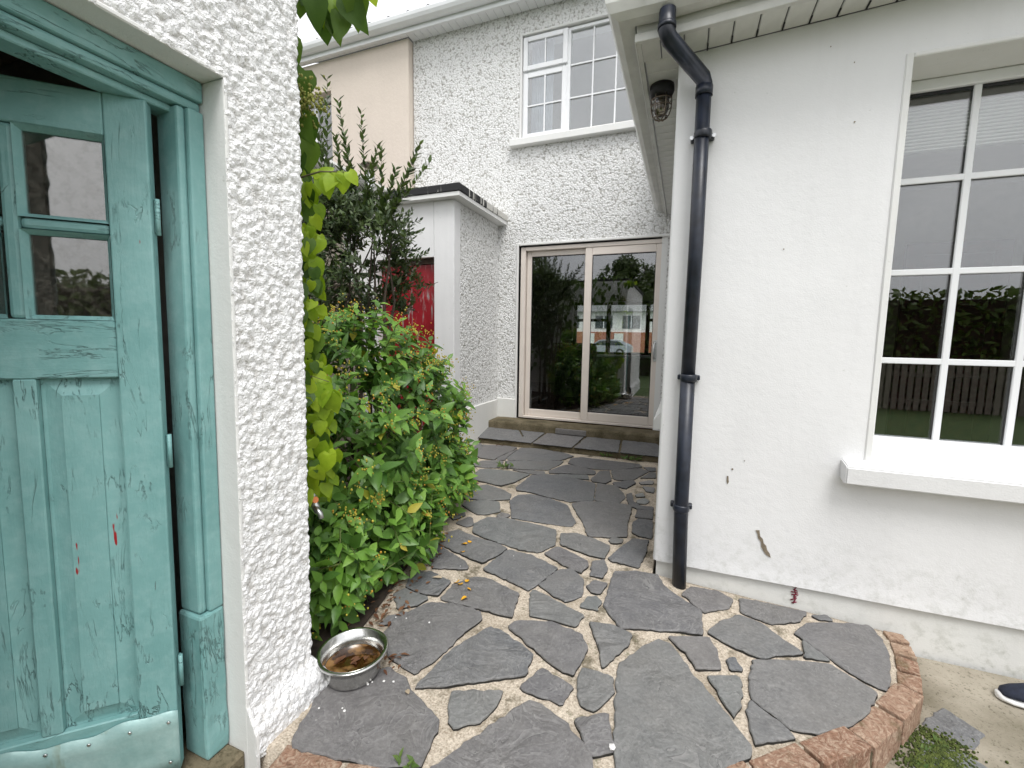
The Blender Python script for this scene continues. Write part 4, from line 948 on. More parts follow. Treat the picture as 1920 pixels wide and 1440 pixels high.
# dented kick plate with nails
ks, fs_, nk_ = [], [], 48
for r_, fz in enumerate((0, .25, .5, .75, 1)):
    for k in range(nk_ + 1):
        s_ = -.002 + (LWD + .003) * k / nk_; top = .196 + .008 * math.sin(s_ * 21) + .004 * math.sin(s_ * 57 + 1); z_ = .012 + (top - .012) * fz
        ks.append(LF((s_, .0025 + .0022 * noise.noise(Vector((s_ * 17, z_ * 13, 4))) + (.002 if fz == 1 else 0), z_)))
for r_ in range(4):
    for k in range(nk_): i0 = r_ * (nk_ + 1) + k; fs_.append((i0 + 1, i0, i0 + nk_ + 1, i0 + nk_ + 2))
kp = pyd('kick_plate', ks, fs_, 'kick plate metal', leafo, True); sm = kp.modifiers.new('thickness', 'SOLIDIFY'); sm.thickness = .0015
tag(kp, 'dented pale metal kick plate across the door foot')
for k in range(9):
    for zz in (.17, .05):
        c_ = Vector(LF((.02 + k * .085, .0045, zz + .006 * math.sin(k * 3)))); n_ = Vector((.7, -.7, 0)); B().tube([c_, c_ + n_ * .0025], [.005, .003], 8).done('nail', 'galvanised', leafo)
for z_ in (1.54, .93, .3):
    q = B(); q.tube([(-.008, -.02, z_ - .045), (-.008, -.02, z_ + .045)], .0055, 8); q.box((-.006, -.036, z_ - .042), (-.0005, -.021, z_ + .042), .001)
    q.done('hinge', 'teal paint level', leafo, LF)

# ================================================================== NEIGHBOUR
nb = thing('neighbour_house', (-5, 5.1, 0), 'cream rendered neighbouring house joined to the white one', 'house')
YN = 5.105
q = B()
for x0, x1, z0, z1 in ((-6.3, -5.75, 0, 5.015), (-4.78, -3.5, 0, 5.015), (-5.749, -4.781, 0, 3.4), (-5.749, -4.781, 4.62, 5.015)): q.box((x0, YN, z0), (x1, YN + .35, z1))
q.done('wall', 'cream render', nb)
q = B()
for x0, x1, z0, z1 in ((-5.748, -5.69, 3.402, 4.618), (-4.84, -4.782, 3.402, 4.618), (-5.689, -4.841, 4.56, 4.618), (-5.689, -4.841, 3.402, 3.46), (-5.21, -5.16, 3.461, 4.559)): q.box((x0, YN + .12, z0), (x1, YN + .18, z1), .004)
w_ = q.done('window', 'white pvc', nb); box('pane', (-5.69, YN + .15, 3.46), (-4.84, YN + .155, 4.56), 'upper glass', w_)
box('room_wall', (-5.75, YN + .5, 3.3), (-4.6, YN + .55, 4.7), 'dim wall', nb)
q = B(); q.box((-6.3, 2.6, 0), (-3.66, YN - .002, 2.86)); q.done('lean_to_wall', 'magnolia', nb)
q = B(); q.box((-3.659, 2.55, 2.82), (-3.62, YN - .002, 3.0)); q.done('lean_to_fascia', 'old pvc', nb)
q = B(); q.prism([(-3.615, 2.93), (-3.615, 3.03), (-3.50, 3.03), (-3.49, 3.0), (-3.52, 2.95), (-3.56, 2.925)], 'y', 2.5, YN - .004); q.done('lean_to_gutter', 'old pvc', nb)
q = B(); q.prism([(-3.62, 3.005), (-3.60, 3.03), (-6.3, 3.45), (-6.3, 3.41)], 'y', 2.52, YN - .003); q.done('lean_to_roof', 'roof tile brown', nb)
# ---- metal flue on the annex roof
flue = thing('flue_pipe', (-3.42, 4.22, 2.74), 'short galvanised flue with a flat cowl on the annex roof', 'flue')
q = B(); q.tube([(-3.42, 4.22, 2.741), (-3.42, 4.22, 3.08)], .052, 16); q.tube([(-3.42, 4.22, 2.86), (-3.42, 4.22, 2.89)], .056, 16); q.done('pipe', 'galvanised', flue)
q = B(); q.lathe([(0, .035), (.06, .03), (.10, .012), (.105, 0), (.1, -.002), (0, .01)], (-3.42, 4.22, 3.14), 20)
for k in range(3): t = k * 2.1; q.tube([(-3.42 + .05 * math.cos(t), 4.22 + .05 * math.sin(t), 3.06), (-3.42 + .05 * math.cos(t), 4.22 + .05 * math.sin(t), 3.15)], .005, 6)
q.done('cowl', 'old brass', flue)
# ---- low boundary wall behind the shrubs
bw = B().box((-3.46, 1.1, -.1), (-3.41, 4.04, 1.75), .006); bw.box((-3.5, 1.09, 1.751), (-3.37, 4.035, 1.81), .008)
bw = bw.done('boundary_wall', 'magnolia'); tag(bw, 'dull rendered boundary wall hidden behind the evergreen shrub', 'wall')
# ================================================================== PLANTS
NPW = np.random.default_rng(4)
def leaf_shape(w, fold=.12, curl=.18, heart=False):
    rows = [(.0, .55, .05), (.12, .95, .0), (.34, 1.0, -.02), (.62, .72, -.07), (.84, .34, -.13)] if heart else [(.16, .62, .0), (.40, 1.0, -.01), (.66, .72, -.05), (.86, .32, -.1)]
    vs = [(0, 0, 0)]; fs = []
    for t, k, d in rows:
        y0 = t - (.10 if heart and t < .05 else 0); z = -curl * t * t
        vs += [(-w / 2 * k, y0, z + fold * w * k), (0, t, z), (w / 2 * k, y0, z + fold * w * k)]
    vs.append((0, 1, -curl)); n = len(rows)
    fs += [(0, 2, 1), (0, 3, 2)]
    for r_ in range(n - 1):
        a_ = 1 + r_ * 3; fs += [(a_, a_ + 1, a_ + 4, a_ + 3), (a_ + 1, a_ + 2, a_ + 5, a_ + 4)]
    a_ = 1 + (n - 1) * 3; fs += [(a_, a_ + 1, a_ + 3), (a_ + 1, a_ + 2, a_ + 3)]
    return np.array(vs, float), fs
def frame(d, n):
    d = d / np.linalg.norm(d); x = np.cross(d, n); x /= max(1e-6, np.linalg.norm(x)); z = np.cross(x, d)
    return np.stack([x, d, z], 1)
CAMN = np.array(CAM)
def foliage(items, shapes, mats, parent, nobj, pname='leaf', sname='foliage'):
    """items: (pos, dir, normal, length, shape, material). The leaves that show largest become parts of their own, the rest one part"""
    if nobj:
        rel = np.array([it[0] + it[1] * it[3] * .5 for it in items]) - CAMN; c = rel @ CR.T; dep = c[:, 2]
        u = 512 + 437.65 * c[:, 0] / np.maximum(dep, .01); v = 384 + 437.65 * c[:, 1] / np.maximum(dep, .01)
        ok = (dep > .1) & (u > 0) & (u < 1024) & (v > 0) & (v < 768)
        zb = {}
        for i in np.argsort(dep):
            if ok[i]: zb.setdefault((int(u[i] / 7), int(v[i] / 7)), dep[i])
        sc = np.array([items[i][3] / dep[i] if ok[i] and dep[i] < zb[(int(u[i] / 7), int(v[i] / 7))] + .05 else 0 for i in range(len(items))])
        pick = set(int(i) for i in np.argsort(-sc)[:nobj] if sc[i] > 0)
    else: pick = set()
    mesh = {}
    rest = {}
    for i, (p, d, n, L, sh, mt) in enumerate(items):
        F = frame(d, n)
        if i in pick:
            key = (sh, mt)
            if key not in mesh:
                me = bpy.data.meshes.new(pname); me.from_pydata([tuple(q) for q in shapes[sh][0]], [], shapes[sh][1]); me.materials.append(M[mt])
                me.polygons.foreach_set('use_smooth', [True] * len(me.polygons)); mesh[key] = me
            o = bpy.data.objects.new(pname, mesh[key]); COL.objects.link(o)
            o.matrix_basis = Matrix([[*(F[r_] * L), p[r_]] for r_ in range(3)] + [[0, 0, 0, 1]]); child(o, parent)
        else: rest.setdefault(mt, []).append((p, F, L, sh))
    allv, allf, alli, off = [], [], [], 0
    ml = list(rest)
    for mi, mt in enumerate(ml):
        for p, F, L, sh in rest[mt]:
            sv, sf = shapes[sh]; allv.append(sv @ F.T * L + p)
            for f in sf: allf.append(tuple(k + off for k in f)); alli.append(mi)
            off += len(sv)
    if allv:
        me = bpy.data.meshes.new(sname); me.from_pydata(np.concatenate(allv).tolist(), [], allf)
        me.polygons.foreach_set('material_index', alli)
        o = finish(sname, me, ml, parent, True); o['kind'] = 'stuff'
        return o
def unit(v): return v / max(1e-9, np.linalg.norm(v))
def ell_points(ells, n, r, zmin=.03, side=None):
    out = []
    while len(out) < n:
        c, rad = ells[r.integers(len(ells))]; d = unit(r.normal(size=3)); p = np.array(c) + d * np.array(rad) * r.uniform(.82, 1.03)
        if p[2] < zmin or any((((p - np.array(c2)) / np.array(r2)) ** 2).sum() < .62 for c2, r2 in ells if c2 is not c): continue
        if side is not None and not side(p): continue
        out.append((p, unit(d / np.array(rad))))
    return out
SH = {'hyp': leaf_shape(.46, .10, .16), 'hyp2': leaf_shape(.52, .16, .28), 'ever': leaf_shape(.40, .06, .08), 'vine': leaf_shape(.86, .08, .22, True), 'vine2': leaf_shape(.78, .16, .34, True), 'bit': leaf_shape(.4, .2, .2)}

# ---- broad-leaved shrub with yellow berries spilling over the paving
hyp = thing('berry_shrub', (-1.7, 2.1, 0), 'bushy light green shrub with small yellow berries spilling over the paving', 'shrub')
ELL = [((-1.60, 1.72, .50), (.42, .42, .58)), ((-1.80, 2.25, .78), (.49, .58, .70)), ((-1.86, 2.85, .58), (.42, .48, .56)), ((-1.40, 1.42, .24), (.20, .24, .28)), ((-1.48, 1.85, .26), (.30, .45, .33)), ((-1.60, 2.5, .30), (.32, .45, .30)), ((-2.02, 2.2, .98), (.42, .45, .46))]
r_ = np.random.default_rng(21)
items, stems, berries = [], B(), []
for p, n in ell_points(ELL, 560, r_, .04):
    if n @ (CAMN - p) < -.9 * np.linalg.norm(CAMN - p): continue
    d = unit(n * .8 + np.array([0.12, -.15, .35]) * (1 if p[2] > .45 else -.2) + r_.normal(size=3) * .28); L = r_.uniform(.20, .34)
    q0 = p - d * L; q0[2] = max(q0[2], .05); side = unit(np.cross(d, [0.1, .2, 1])); bend = np.array([0, 0, -1]) * r_.uniform(.0, .06)
    pts = [q0 + (p - q0) * t + bend * t * t for t in (0, .33, .66, 1)]
    stems.tube([tuple(x) for x in pts], [.0035, .003, .0024, .0016], 4, False)
    nn = int(L / .036); rot = r_.uniform(0, PI)
    young = r_.random() < .22
    for k in range(nn):
        t = (k + .6) / nn; c = q0 + (p - q0) * t + bend * t * t
        a_ = rot + k * PI / 2; s1 = side * math.cos(a_) + np.cross(d, side) * math.sin(a_)
        for sg in (1, -1):
            ld = unit(s1 * sg * .9 + d * .55 + np.array([0, 0, -.28]) + r_.normal(size=3) * .12); nm = unit(d * .75 + np.array([.05, -.25, .75]) - ld * 0)
            ln = r_.uniform(.058, .12) * (1.05 if t < .8 else .72) * (.9 if p[2] > .95 else 1.05)
            items.append((c, ld, nm, ln, 'hyp' if r_.random() < .6 else 'hyp2', 'yellowed leaf' if r_.random() < .018 else 'hypericum young leaf' if (young or t > .88) and r_.random() < .8 else 'hypericum leaf'))
    if (p[2] > .5 and r_.random() < .85) or r_.random() < .2:
        for _ in range(r_.integers(7, 16)): berries.append((p + bend + d * r_.uniform(.0, .045) + r_.normal(size=3) * .022, r_.uniform(.0030, .0056), r_.random() < .22))
stems.done('stem', 'stem green', hyp)['kind'] = 'stuff'
foliage(items, SH, None, hyp, 300)
def blobs(name, lst, mats, parent):
    ico = bmesh.new(); bmesh.ops.create_icosphere(ico, subdivisions=1, radius=1); iv = np.array([v.co[:] for v in ico.verts]); jf = [tuple(v.index for v in f.verts) for f in ico.faces]; ico.free()
    V_, F_, I_ = [], [], []
    for k, (p, r0, alt) in enumerate(lst):
        V_.append(iv * r0 * np.array([1, 1, 1.25]) + p); F_ += [tuple(i + k * len(iv) for i in f) for f in jf]; I_ += [1 if alt else 0] * len(jf)
    me = bpy.data.meshes.new(name); me.from_pydata(np.concatenate(V_).tolist(), [], F_); me.polygons.foreach_set('material_index', I_)
    o = finish(name, me, mats, parent, True); o['kind'] = 'stuff'; return o
blobs('berry_clusters', berries, ['berry', 'orange bud'], hyp)
q = B()
for k in range(16):
    x, y = -1.75 + NPW.normal() * .14, 2.1 + NPW.normal() * .35
    q.tube([(x, y, .0), (x + NPW.normal() * .08, y + NPW.normal() * .1, .35), (x + NPW.normal() * .2, y + NPW.normal() * .25, .75)], [.011, .008, .004], 6)
q.done('branch', 'twig', hyp)

# ---- dark small-leaved evergreen behind it, with long wands above the annex roof
evg = thing('evergreen_shrub', (-2.35, 2.8, 0), 'dark small-leaved evergreen shrub with upright wands in front of the annex', 'shrub')
r_ = np.random.default_rng(8); items, q = [], B()
def wand(q0, q1, sag, n, ln, mat, rad=.003):
    q0, q1 = np.array(q0, float), np.array(q1, float); d = unit(q1 - q0); L = np.linalg.norm(q1 - q0); side = unit(np.cross(d, [.3, .1, 1])); b_ = np.array([0, 0, -sag])
    f_ = lambda t: q0 + (q1 - q0) * t + b_ * math.sin(t * PI) * .8
    q.tube([tuple(f_(t)) for t in (0, .25, .5, .75, 1)], [rad, rad * .85, rad * .7, rad * .5, rad * .35], 4, False)
    for k in range(n):
        t = .12 + .88 * (k + r_.uniform(0, .8)) / n; a_ = k * 2.4 + r_.uniform(-.3, .3); s1 = side * math.cos(a_) + np.cross(d, side) * math.sin(a_)
        ld = unit(s1 * .7 + d * .8 + r_.normal(size=3) * .12); nm = unit(s1 * -.4 + d * .5 + np.array([0, -.2, .6]))
        items.append((f_(min(t, 1)), ld, nm, ln * r_.uniform(.75, 1.2) * (1.1 - .45 * t), 'ever', mat if r_.random() < .75 else 'evergreen leaf'))
TIPS = [(-2.56, 2.7, 3.12), (-2.68, 2.75, 2.95), (-2.42, 2.65, 2.92), (-2.26, 2.7, 2.84), (-2.33, 2.6, 2.66), (-2.5, 2.7, 2.72), (-2.15, 2.75, 2.62), (-1.76, 2.7, 2.56), (-1.83, 2.75, 2.5), (-1.69, 2.7, 2.42), (-1.96, 2.7, 2.42), (-2.05, 2.65, 2.55), (-2.62, 2.6, 2.8)]
for x, y, z_ in TIPS:
    right = x > -2.1
    base = (-2.15 + r_.normal() * .05, 2.75, 2.02) if right else (x * .45 - 2.35 * .55 + r_.normal() * .06, 2.75 + r_.normal() * .08, 1.98)
    wand(base, (x, y, z_), .02 if right else -.0, 58 if not right else 42, .086, 'evergreen young leaf')
EV = [((-2.28, 2.8, 1.86), (.50, .42, .46)), ((-2.55, 2.7, 1.55), (.5, .45, .5)), ((-2.12, 2.85, 1.55), (.34, .38, .40)), ((-2.5, 2.7, 2.15), (.40, .35, .32))]
for p, n in ell_points(EV, 520, r_, .6, lambda p: p[0] < -2.2 + (p[2] - 1.5) * .55):
    d = unit(n * .8 + np.array([.1, -.05, .3]) + r_.normal(size=3) * .35); L = r_.uniform(.18, .32)
    wand(p - d * L, p, .015, 19, .062, 'evergreen young leaf' if r_.random() < .3 else 'evergreen leaf', .0022)
q.done('twigs', 'bark', evg)['kind'] = 'stuff'
foliage(items, SH, None, evg, 300)
q = B()
for k in range(7):
    x = -2.5 + .06 * k; q.tube([(x, 2.8, 0), (x + r_.uniform(-.05, .05), 2.8, .8), (x + r_.uniform(-.09, .09), 2.8 + r_.uniform(-.1, .1), 1.5), (x + r_.uniform(-.12, .12), 2.8 + r_.uniform(-.1, .1), 2.0)], [.02, .016, .01, .004], 7)
q.done('trunk', 'bark', evg)

# ---- lime-leaved climber on the shed's end wall
vine = thing('climbing_vine', (-1.3, 1.16, 0), 'lime green heart-leaved climber hanging down the edge of the shed', 'climber')
r_ = np.random.default_rng(33); items, q = [], B()
def vleaf(x, y, z_, ln, mat='vine leaf', d=None):
    dd = unit(np.array(d if d is not None else [r_.normal() * .35 + .15, r_.normal() * .25, -1 + r_.normal() * .25])); nm = unit(np.array([.55 + r_.normal() * .35, -.75 + r_.normal() * .3, .45]))
    items.append((np.array([x, y, z_]), dd, nm, ln, 'vine' if r_.random() < .6 else 'vine2', mat))
for k in range(230):          # the curtain along the corner, dense in the middle
    z_ = r_.uniform(.64, 1.82); vleaf(-1.285 + r_.uniform(-.05, .07) + (.02 if .75 < z_ < 1.1 else 0), 1.13 + r_.uniform(.0, .13), z_, r_.uniform(.038, .066), 'vine leaf' if r_.random() < .8 else 'dark vine leaf')
for k in range(8): vleaf(-1.21 + r_.uniform(-.03, .05), 1.17 + r_.uniform(-.02, .05), .74 + .04 * k, r_.uniform(.055, .08))
for k in range(14): vleaf(-1.10 + r_.uniform(-.10, .10) , 1.2 + r_.uniform(-.04, .06), 2.36 + r_.uniform(-.06, .05), r_.uniform(.08, .115), 'dark vine leaf' if r_.random() < .7 else 'vine leaf')
for t in (0, .25, .5, .75, 1): vleaf(-1.23 + .15 * t, 1.2, 1.765 + .012 * t, .05 + .015 * (t > .4), 'vine leaf'); vleaf(-1.21 + .15 * t, 1.2, 1.78, .05, 'vine leaf', [.2, .1, -.3 + .5 * (t < .5)])
for x, z_ in ((-1.19, 1.07), (-1.165, 1.05), (-1.21, 1.02), (-1.155, 1.045)): vleaf(x, 1.2, z_, .085)
for x, z_ in ((-1.245, 1.98), (-1.26, 1.93), (-1.235, 1.90), (-1.27, 1.86), (-1.25, 2.10)): vleaf(x, 1.2, z_, .10, 'dark vine leaf')
for k in range(620):          # the rest of the end wall
    vleaf(r_.uniform(-3.2, -1.27), 1.12 + r_.uniform(.0, .16), r_.uniform(.5, 2.5), r_.uniform(.08, .12), 'dark vine leaf')
q.tube([(-1.30, 1.12, .05), (-1.31, 1.13, .7), (-1.29, 1.14, 1.4), (-1.3, 1.14, 2.1), (-1.24, 1.18, 2.38), (-1.10, 1.2, 2.42)], [.011, .01, .008, .006, .004, .002], 6)
q.tube([(-1.28, 1.14, 1.75), (-1.17, 1.19, 1.79), (-1.07, 1.2, 1.78)], [.004, .003, .0015], 5); q.tube([(-1.30, 1.12, .9), (-1.23, 1.18, 1.1), (-1.17, 1.2, 1.08)], [.004, .003, .0015], 5)
q.done('stem', 'twig', vine)
foliage(items, SH, None, vine, 200)
blobs('flower_head', [(np.array([-1.235, 1.2, 2.03]) + np.array([r_.normal() * .034, r_.normal() * .03, r_.normal() * .034]), r_.uniform(.003, .006), False) for k in range(240)], ['flower head', 'flower head'], vine)

# ================================================================== SMALL THINGS
bc = (-1.085, 1.19, gz(-1.08))
bowl = thing('dog_bowl', bc, 'stainless steel bowl with brown water on the slate beside the shed', 'bowl')
B().lathe([(0, .006), (.088, .006), (.094, .003), (.098, .008), (.108, .045), (.114, .080), (.126, .083), (.1275, .087), (.124, .090), (.112, .0885), (.104, .046), (.094, .012), (.09, .009), (0, .009)], bc, 40).done('bowl', 'steel', bowl)
B().lathe([(0, .0), (.0985, .0)], (bc[0], bc[1], bc[2] + .036), 40).done('water', 'dirty water', bowl)
bm0 = {}
def litter(name, x, y, z_, L, mat, rz, label, cat, group=None, w='bit', tilt=.25):
    key = (w, mat)
    if key not in bm0:
        me = bpy.data.meshes.new(name); me.from_pydata([tuple(p) for p in SH[w][0]], [], SH[w][1]); me.materials.append(M[mat]); me.polygons.foreach_set('use_smooth', [True] * len(me.polygons)); bm0[key] = me
    o = bpy.data.objects.new(name, bm0[key]); COL.objects.link(o); o.location = (x, y, z_ + .004); o.scale = (L, L, L); o.rotation_euler = (rng.uniform(-tilt, tilt), rng.uniform(-tilt, tilt), rz)
    return tag(o, label, cat, group)
for k in range(6): litter('dead_leaf', bc[0] + rng.uniform(-.06, .06), bc[1] + rng.uniform(-.06, .04), bc[2] + .037, rng.uniform(.03, .05), 'dead leaf', rng.uniform(0, 6), 'brown dead leaf floating in the bowl water', 'leaf', 'leaves in the bowl', tilt=.1)
for k in range(12): litter('dead_leaf', -.985 + rng.uniform(-.03, .05), 1.285 + rng.uniform(-.06, .05), .004, rng.uniform(.02, .042), 'dead leaf', rng.uniform(0, 6), 'small brown dead leaf on the paving beside the steel bowl', 'leaf', 'dead leaves beside the bowl')
lit = []
for k in range(90):
    t = rng.random(); a_ = rng.uniform(0, 6.3)
    lit.append((np.array([-1.17 - .2 * t + rng.gauss(0, .055), 1.42 + t * .85 + rng.gauss(0, .04), .006]), np.array([math.cos(a_), math.sin(a_), rng.uniform(-.1, .25)]), np.array([rng.uniform(-.3, .3), rng.uniform(-.3, .3), 1.]), rng.uniform(.016, .042), 'bit', 'dead leaf'))
tag(foliage(lit, SH, None, None, 0, sname='leaf_litter'), 'reddish brown leaf litter along the edge of the berry shrub', 'leaf litter', None, 'stuff')
for k in range(9): litter('dead_leaf', rng.uniform(-2.0, -.5), 4.55 + rng.uniform(-.03, .03), .004, rng.uniform(.02, .04), 'dead leaf', rng.uniform(0, 6), 'small dead leaf at the foot of the step', 'leaf', 'dead leaves below the step')
litter('dead_leaf', -.83, 1.175, .003, .04, 'pale dead leaf', .9, 'pale curled dead leaf on the paving near the steel bowl', 'leaf')
litter('dead_leaf', -1.10, 1.86, .003, .055, 'pale dead leaf', 1.9, 'long pale dead leaf on slate below the berry shrub', 'leaf')
for x, y, L in [(-1.16, 2.239, 0.03), (-1.132, 2.145, 0.025), (-1.01, 1.857, 0.03), (-0.986, 1.846, 0.026), (-0.97, 1.879, 0.022), (-0.937, 1.826, 0.022), (-0.909, 1.761, 0.024), (-1.606, 3.274, 0.035), (-1.152, 2.265, 0.022)]: litter('fallen_petal', x, y, .003, L * 1.35, 'petal', rng.uniform(0, 6), 'yellow fallen petal on the slate beside the berry shrub', 'petal', 'yellow petals on the paving', 'vine2', .35)
def pebble(x, y, r0, label, grp):
    b = B(); bmesh.ops.create_icosphere(b.bm, subdivisions=1, radius=r0)
    for v in b.bm.verts: v.co = Vector((v.co.x * rng.uniform(.8, 1.2), v.co.y * rng.uniform(.8, 1.2), v.co.z * .5))
    o = b.done('pebble', 'pale pebble'); o.location = (x, y, gz(x) + r0 * .35 + .001); tag(o, label, 'pebble', grp)
for x, y in [(-1.077, 1.016), (-1.005, 1.046), (-0.991, 1.04), (-0.994, 1.16), (-0.986, 1.174), (-0.95, 1.194), (-0.917, 1.205), (-1.132, 1.511), (-1.085, 1.523), (-0.976, 1.537), (-0.849, 2.226), (-1.076, 2.008)]: pebble(x, y, rng.uniform(.003, .0065), 'tiny white pebble on the dark slate near the steel bowl', 'white pebbles')
pebble(-.143, 1.245, .013, 'white pebble in the joint between two slates at the front', None)
# outdoor tap on the shed corner
tap = thing('garden_tap', (-1.25, 1.12, .6), 'old garden tap with orange lever on lagged white pipe beside the shed', 'tap')
q = B(); q.tube([(-1.30, 1.09, .70), (-1.29, 1.15, .69), (-1.275, 1.19, .66), (-1.26, 1.2, .635)], .014, 10); q.done('pipe', 'lagging', tap)
q = B(); q.tube([(-1.265, 1.2, .645), (-1.25, 1.2, .605), (-1.243, 1.2, .585)], [.015, .014, .010], 10); q.tube([(-1.252, 1.195, .61), (-1.225, 1.195, .585), (-1.22, 1.195, .568)], [.011, .010, .009], 10); q.done('tap_body', 'galvanised', tap)
q = B(); q.tube([(-1.272, 1.185, .632), (-1.25, 1.178, .638), (-1.222, 1.172, .648)], [.009, .008, .012], 8); q.tube([(-1.262, 1.2, .64), (-1.255, 1.175, .636)], .008, 8); q.done('lever', 'orange plastic', tap)
# weeds
def weed(x, y, z0, n, s, label):
    t = thing('weed', (x, y, z0), label, 'weed'); it = []
    for k in range(n):
        a_ = NPW.uniform(0, 2 * PI); e = NPW.uniform(.3, 1.2); d = np.array([math.cos(a_) * math.cos(e), math.sin(a_) * math.cos(e), math.sin(e)])
        it.append((np.array([x, y, z0]) + np.array([NPW.normal() * s * .6, NPW.normal() * s * .35, .002]), d, np.array([-d[1] * .3, -.3, .9]), s * NPW.uniform(.5, 1.1), 'bit', 'weed leaf'))
    foliage(it, SH, None, t, 0, sname='leaves')
for w_ in [(-1.557, 3.785, 0.0, 26, 0.06, 'small weed growing from a joint in the middle of the paving'), (-0.733, 4.585, 0.0, 16, 0.05, 'small weed at the foot of the step, left one'), (-0.434, 4.585, 0.0, 26, 0.07, 'bushier weed at the foot of the step near the extension'), (-0.69, 0.968, 0.0, 12, 0.035, 'tiny weed by the edging bricks at the front of the paving')]: weed(*w_)
# moss at the foot of the bricks
r_ = np.random.default_rng(2)
blobs('moss', [(np.array([.80 + r_.normal() * .045 + t_ * .12, 1.68 + r_.normal() * .03 + t_ * .19, LOW + .004]), r_.uniform(.002, .0055), False) for t_ in r_.random(1500)], ['moss', 'moss'], None)
bpy.data.objects['moss']['kind'] = 'stuff'; bpy.data.objects['moss']['label'] = 'green moss growing at the foot of the brick edging'; bpy.data.objects['moss']['category'] = 'moss'
for gx, gy in ((.84, 1.80), (.90, 1.86), (.80, 1.72), (.76, 1.66)): weed(gx, gy, LOW, 8, .024, 'tuft of grass in the moss, %s along the brick foot' % {.84: 'second', .90: 'first and farthest', .80: 'third', .76: 'nearest'}[gx])
# canvas shoe at the right edge
sx, sy, sz = 1.225, 2.20, LOW
shoe = thing('shoe', (sx + .13, sy, sz), 'navy canvas shoe with a white rubber sole on the concrete path', 'shoe')
def loft(secs, mat, name, par, cap=True):
    b = B(); rings = []
    for x, w, z0, z1, yo in secs:
        rings.append([b.bm.verts.new((sx + x, sy + yo + w * math.cos(t), z0 + sz + (z1 - z0) * (.5 + .5 * math.sin(t)) if True else 0)) for t in [k * PI / 8 for k in range(16)]])
    for a_, c_ in zip(rings, rings[1:]):
        for k in range(16): f = b.bm.faces.new((a_[k], a_[(k + 1) % 16], c_[(k + 1) % 16], c_[k])); f.smooth = True
    if cap: b.bm.faces.new(rings[0]); b.bm.faces.new(rings[-1][::-1])
    return b.done(name, mat, par)
loft([(.0, .012, .004, .02, 0), (.006, .026, .001, .027, 0), (.03, .042, .0, .028, 0), (.08, .049, .0, .027, 0), (.14, .043, .0, .027, .003), (.2, .037, .0, .028, .002), (.25, .034, .0, .028, 0), (.272, .022, .001, .027, 0), (.277, .008, .005, .024, 0)], 'white rubber', 'sole', shoe)
loft([(.010, .016, .022, .034, 0), (.02, .03, .02, .046, 0), (.05, .041, .02, .060, 0), (.09, .045, .02, .075, .001), (.13, .040, .02, .092, .003), (.17, .035, .02, .088, .002), (.22, .033, .02, .083, 0), (.25, .03, .02, .09, 0), (.266, .02, .022, .088, 0)], 'navy canvas', 'upper', shoe)
loft([(.135, .012, .0885, .0935, .003), (.155, .026, .086, .0925, .002), (.2, .026, .083, .0905, .001), (.235, .023, .083, .0895, 0), (.252, .01, .087, .0925, 0)], 'dark rubber', 'opening', shoe)

# ================================================================== WHAT THE GLASS SHOWS: the room, the street, the garden behind
arm = thing('cabinet', (-1.75, 7.4, .21), 'dark upright cabinet standing inside behind the left glass pane', 'cabinet')
box('carcass', (-2.05, 7.2, .215), (-1.42, 7.65, 1.12), 'dark cloth', arm, .03)
box('top', (-2.07, 7.18, 1.121), (-1.40, 7.67, 1.15), 'dark wood', arm, .006)
road = B().box((-40, 11.5, -.319), (40, 44, -.25)).done('road', 'asphalt'); tag(road, None, kind='structure')
fh = thing('far_house', (-9, 52, -.3), 'white house with grey roof and brick porch across the street', 'house')
q = B(); q.box((-20, 50, -.3), (-3.2, 56, 4.15)); q.done('wall', 'far white', fh)
q = B(); q.box((-20, 49.7, -.3), (-3.2, 49.99, 1.9)); q.done('porch_wall', 'far brick', fh)
q = B(); q.prism([(49.4, 4.15), (53, 7.0), (56.6, 4.15)], 'x', -20.3, -2.9); q.done('roof', 'roof tile', fh)
for x in (-17.0, -13.4, -9.6, -6.6):
    w_ = B().box((x, 49.95, 2.3), (x + 1.9, 49.998, 3.7)).done('window', 'car glass', fh); box('frame', (x + .9, 49.9, 2.3), (x + 1.0, 49.949, 3.7), 'white pvc', w_)
for x in (-15.5, -10.6, -7.4): box('door', (x, 49.6, -.3), (x + 1.0, 49.699, 1.75), 'far white', fh)
fh2 = thing('far_house', (3, 53, -.3), 'cream house beside the white one across the street', 'house')
q = B(); q.box((-3.0, 50.4, -.3), (12, 56, 4.0)); q.done('wall', 'tan wall', fh2); q = B(); q.prism([(49.8, 4.0), (53, 6.6), (56.6, 4.0)], 'x', -3.1, 12.3); q.done('roof', 'roof tile', fh2)
for z0 in (.3, 2.3):
    for x in (-1.6, 2.2): box('window', (x, 50.35, z0), (x + 1.5, 50.399, z0 + 1.3), 'car glass', fh2)
car = thing('parked_car', (-6.3, 37, -.25), 'silver saloon car parked across the street', 'car')
CP = [(-8.5, .25), (-8.5, .62), (-7.9, .75), (-7.2, .82), (-6.6, 1.28), (-5.6, 1.33), (-4.9, 1.22), (-4.3, .88), (-4.05, .8), (-4.05, .25)]
q = B(); q.prism([(x, z_ - .2) for x, z_ in CP], 'y', 36.2, 37.9); bmesh.ops.bevel(q.bm, geom=q.bm.edges[:], offset=.06, segments=2, affect='EDGES'); q.done('body', 'car paint', car)
for P in ([(-7.0, .84), (-6.55, 1.2), (-5.95, 1.25), (-5.95, .84)], [(-5.85, .84), (-5.85, 1.25), (-5.0, 1.16), (-4.55, .86)]): B().prism([(x, z_ - .2) for x, z_ in P], 'y', 36.18, 36.195).done('side_window', 'car glass', car)
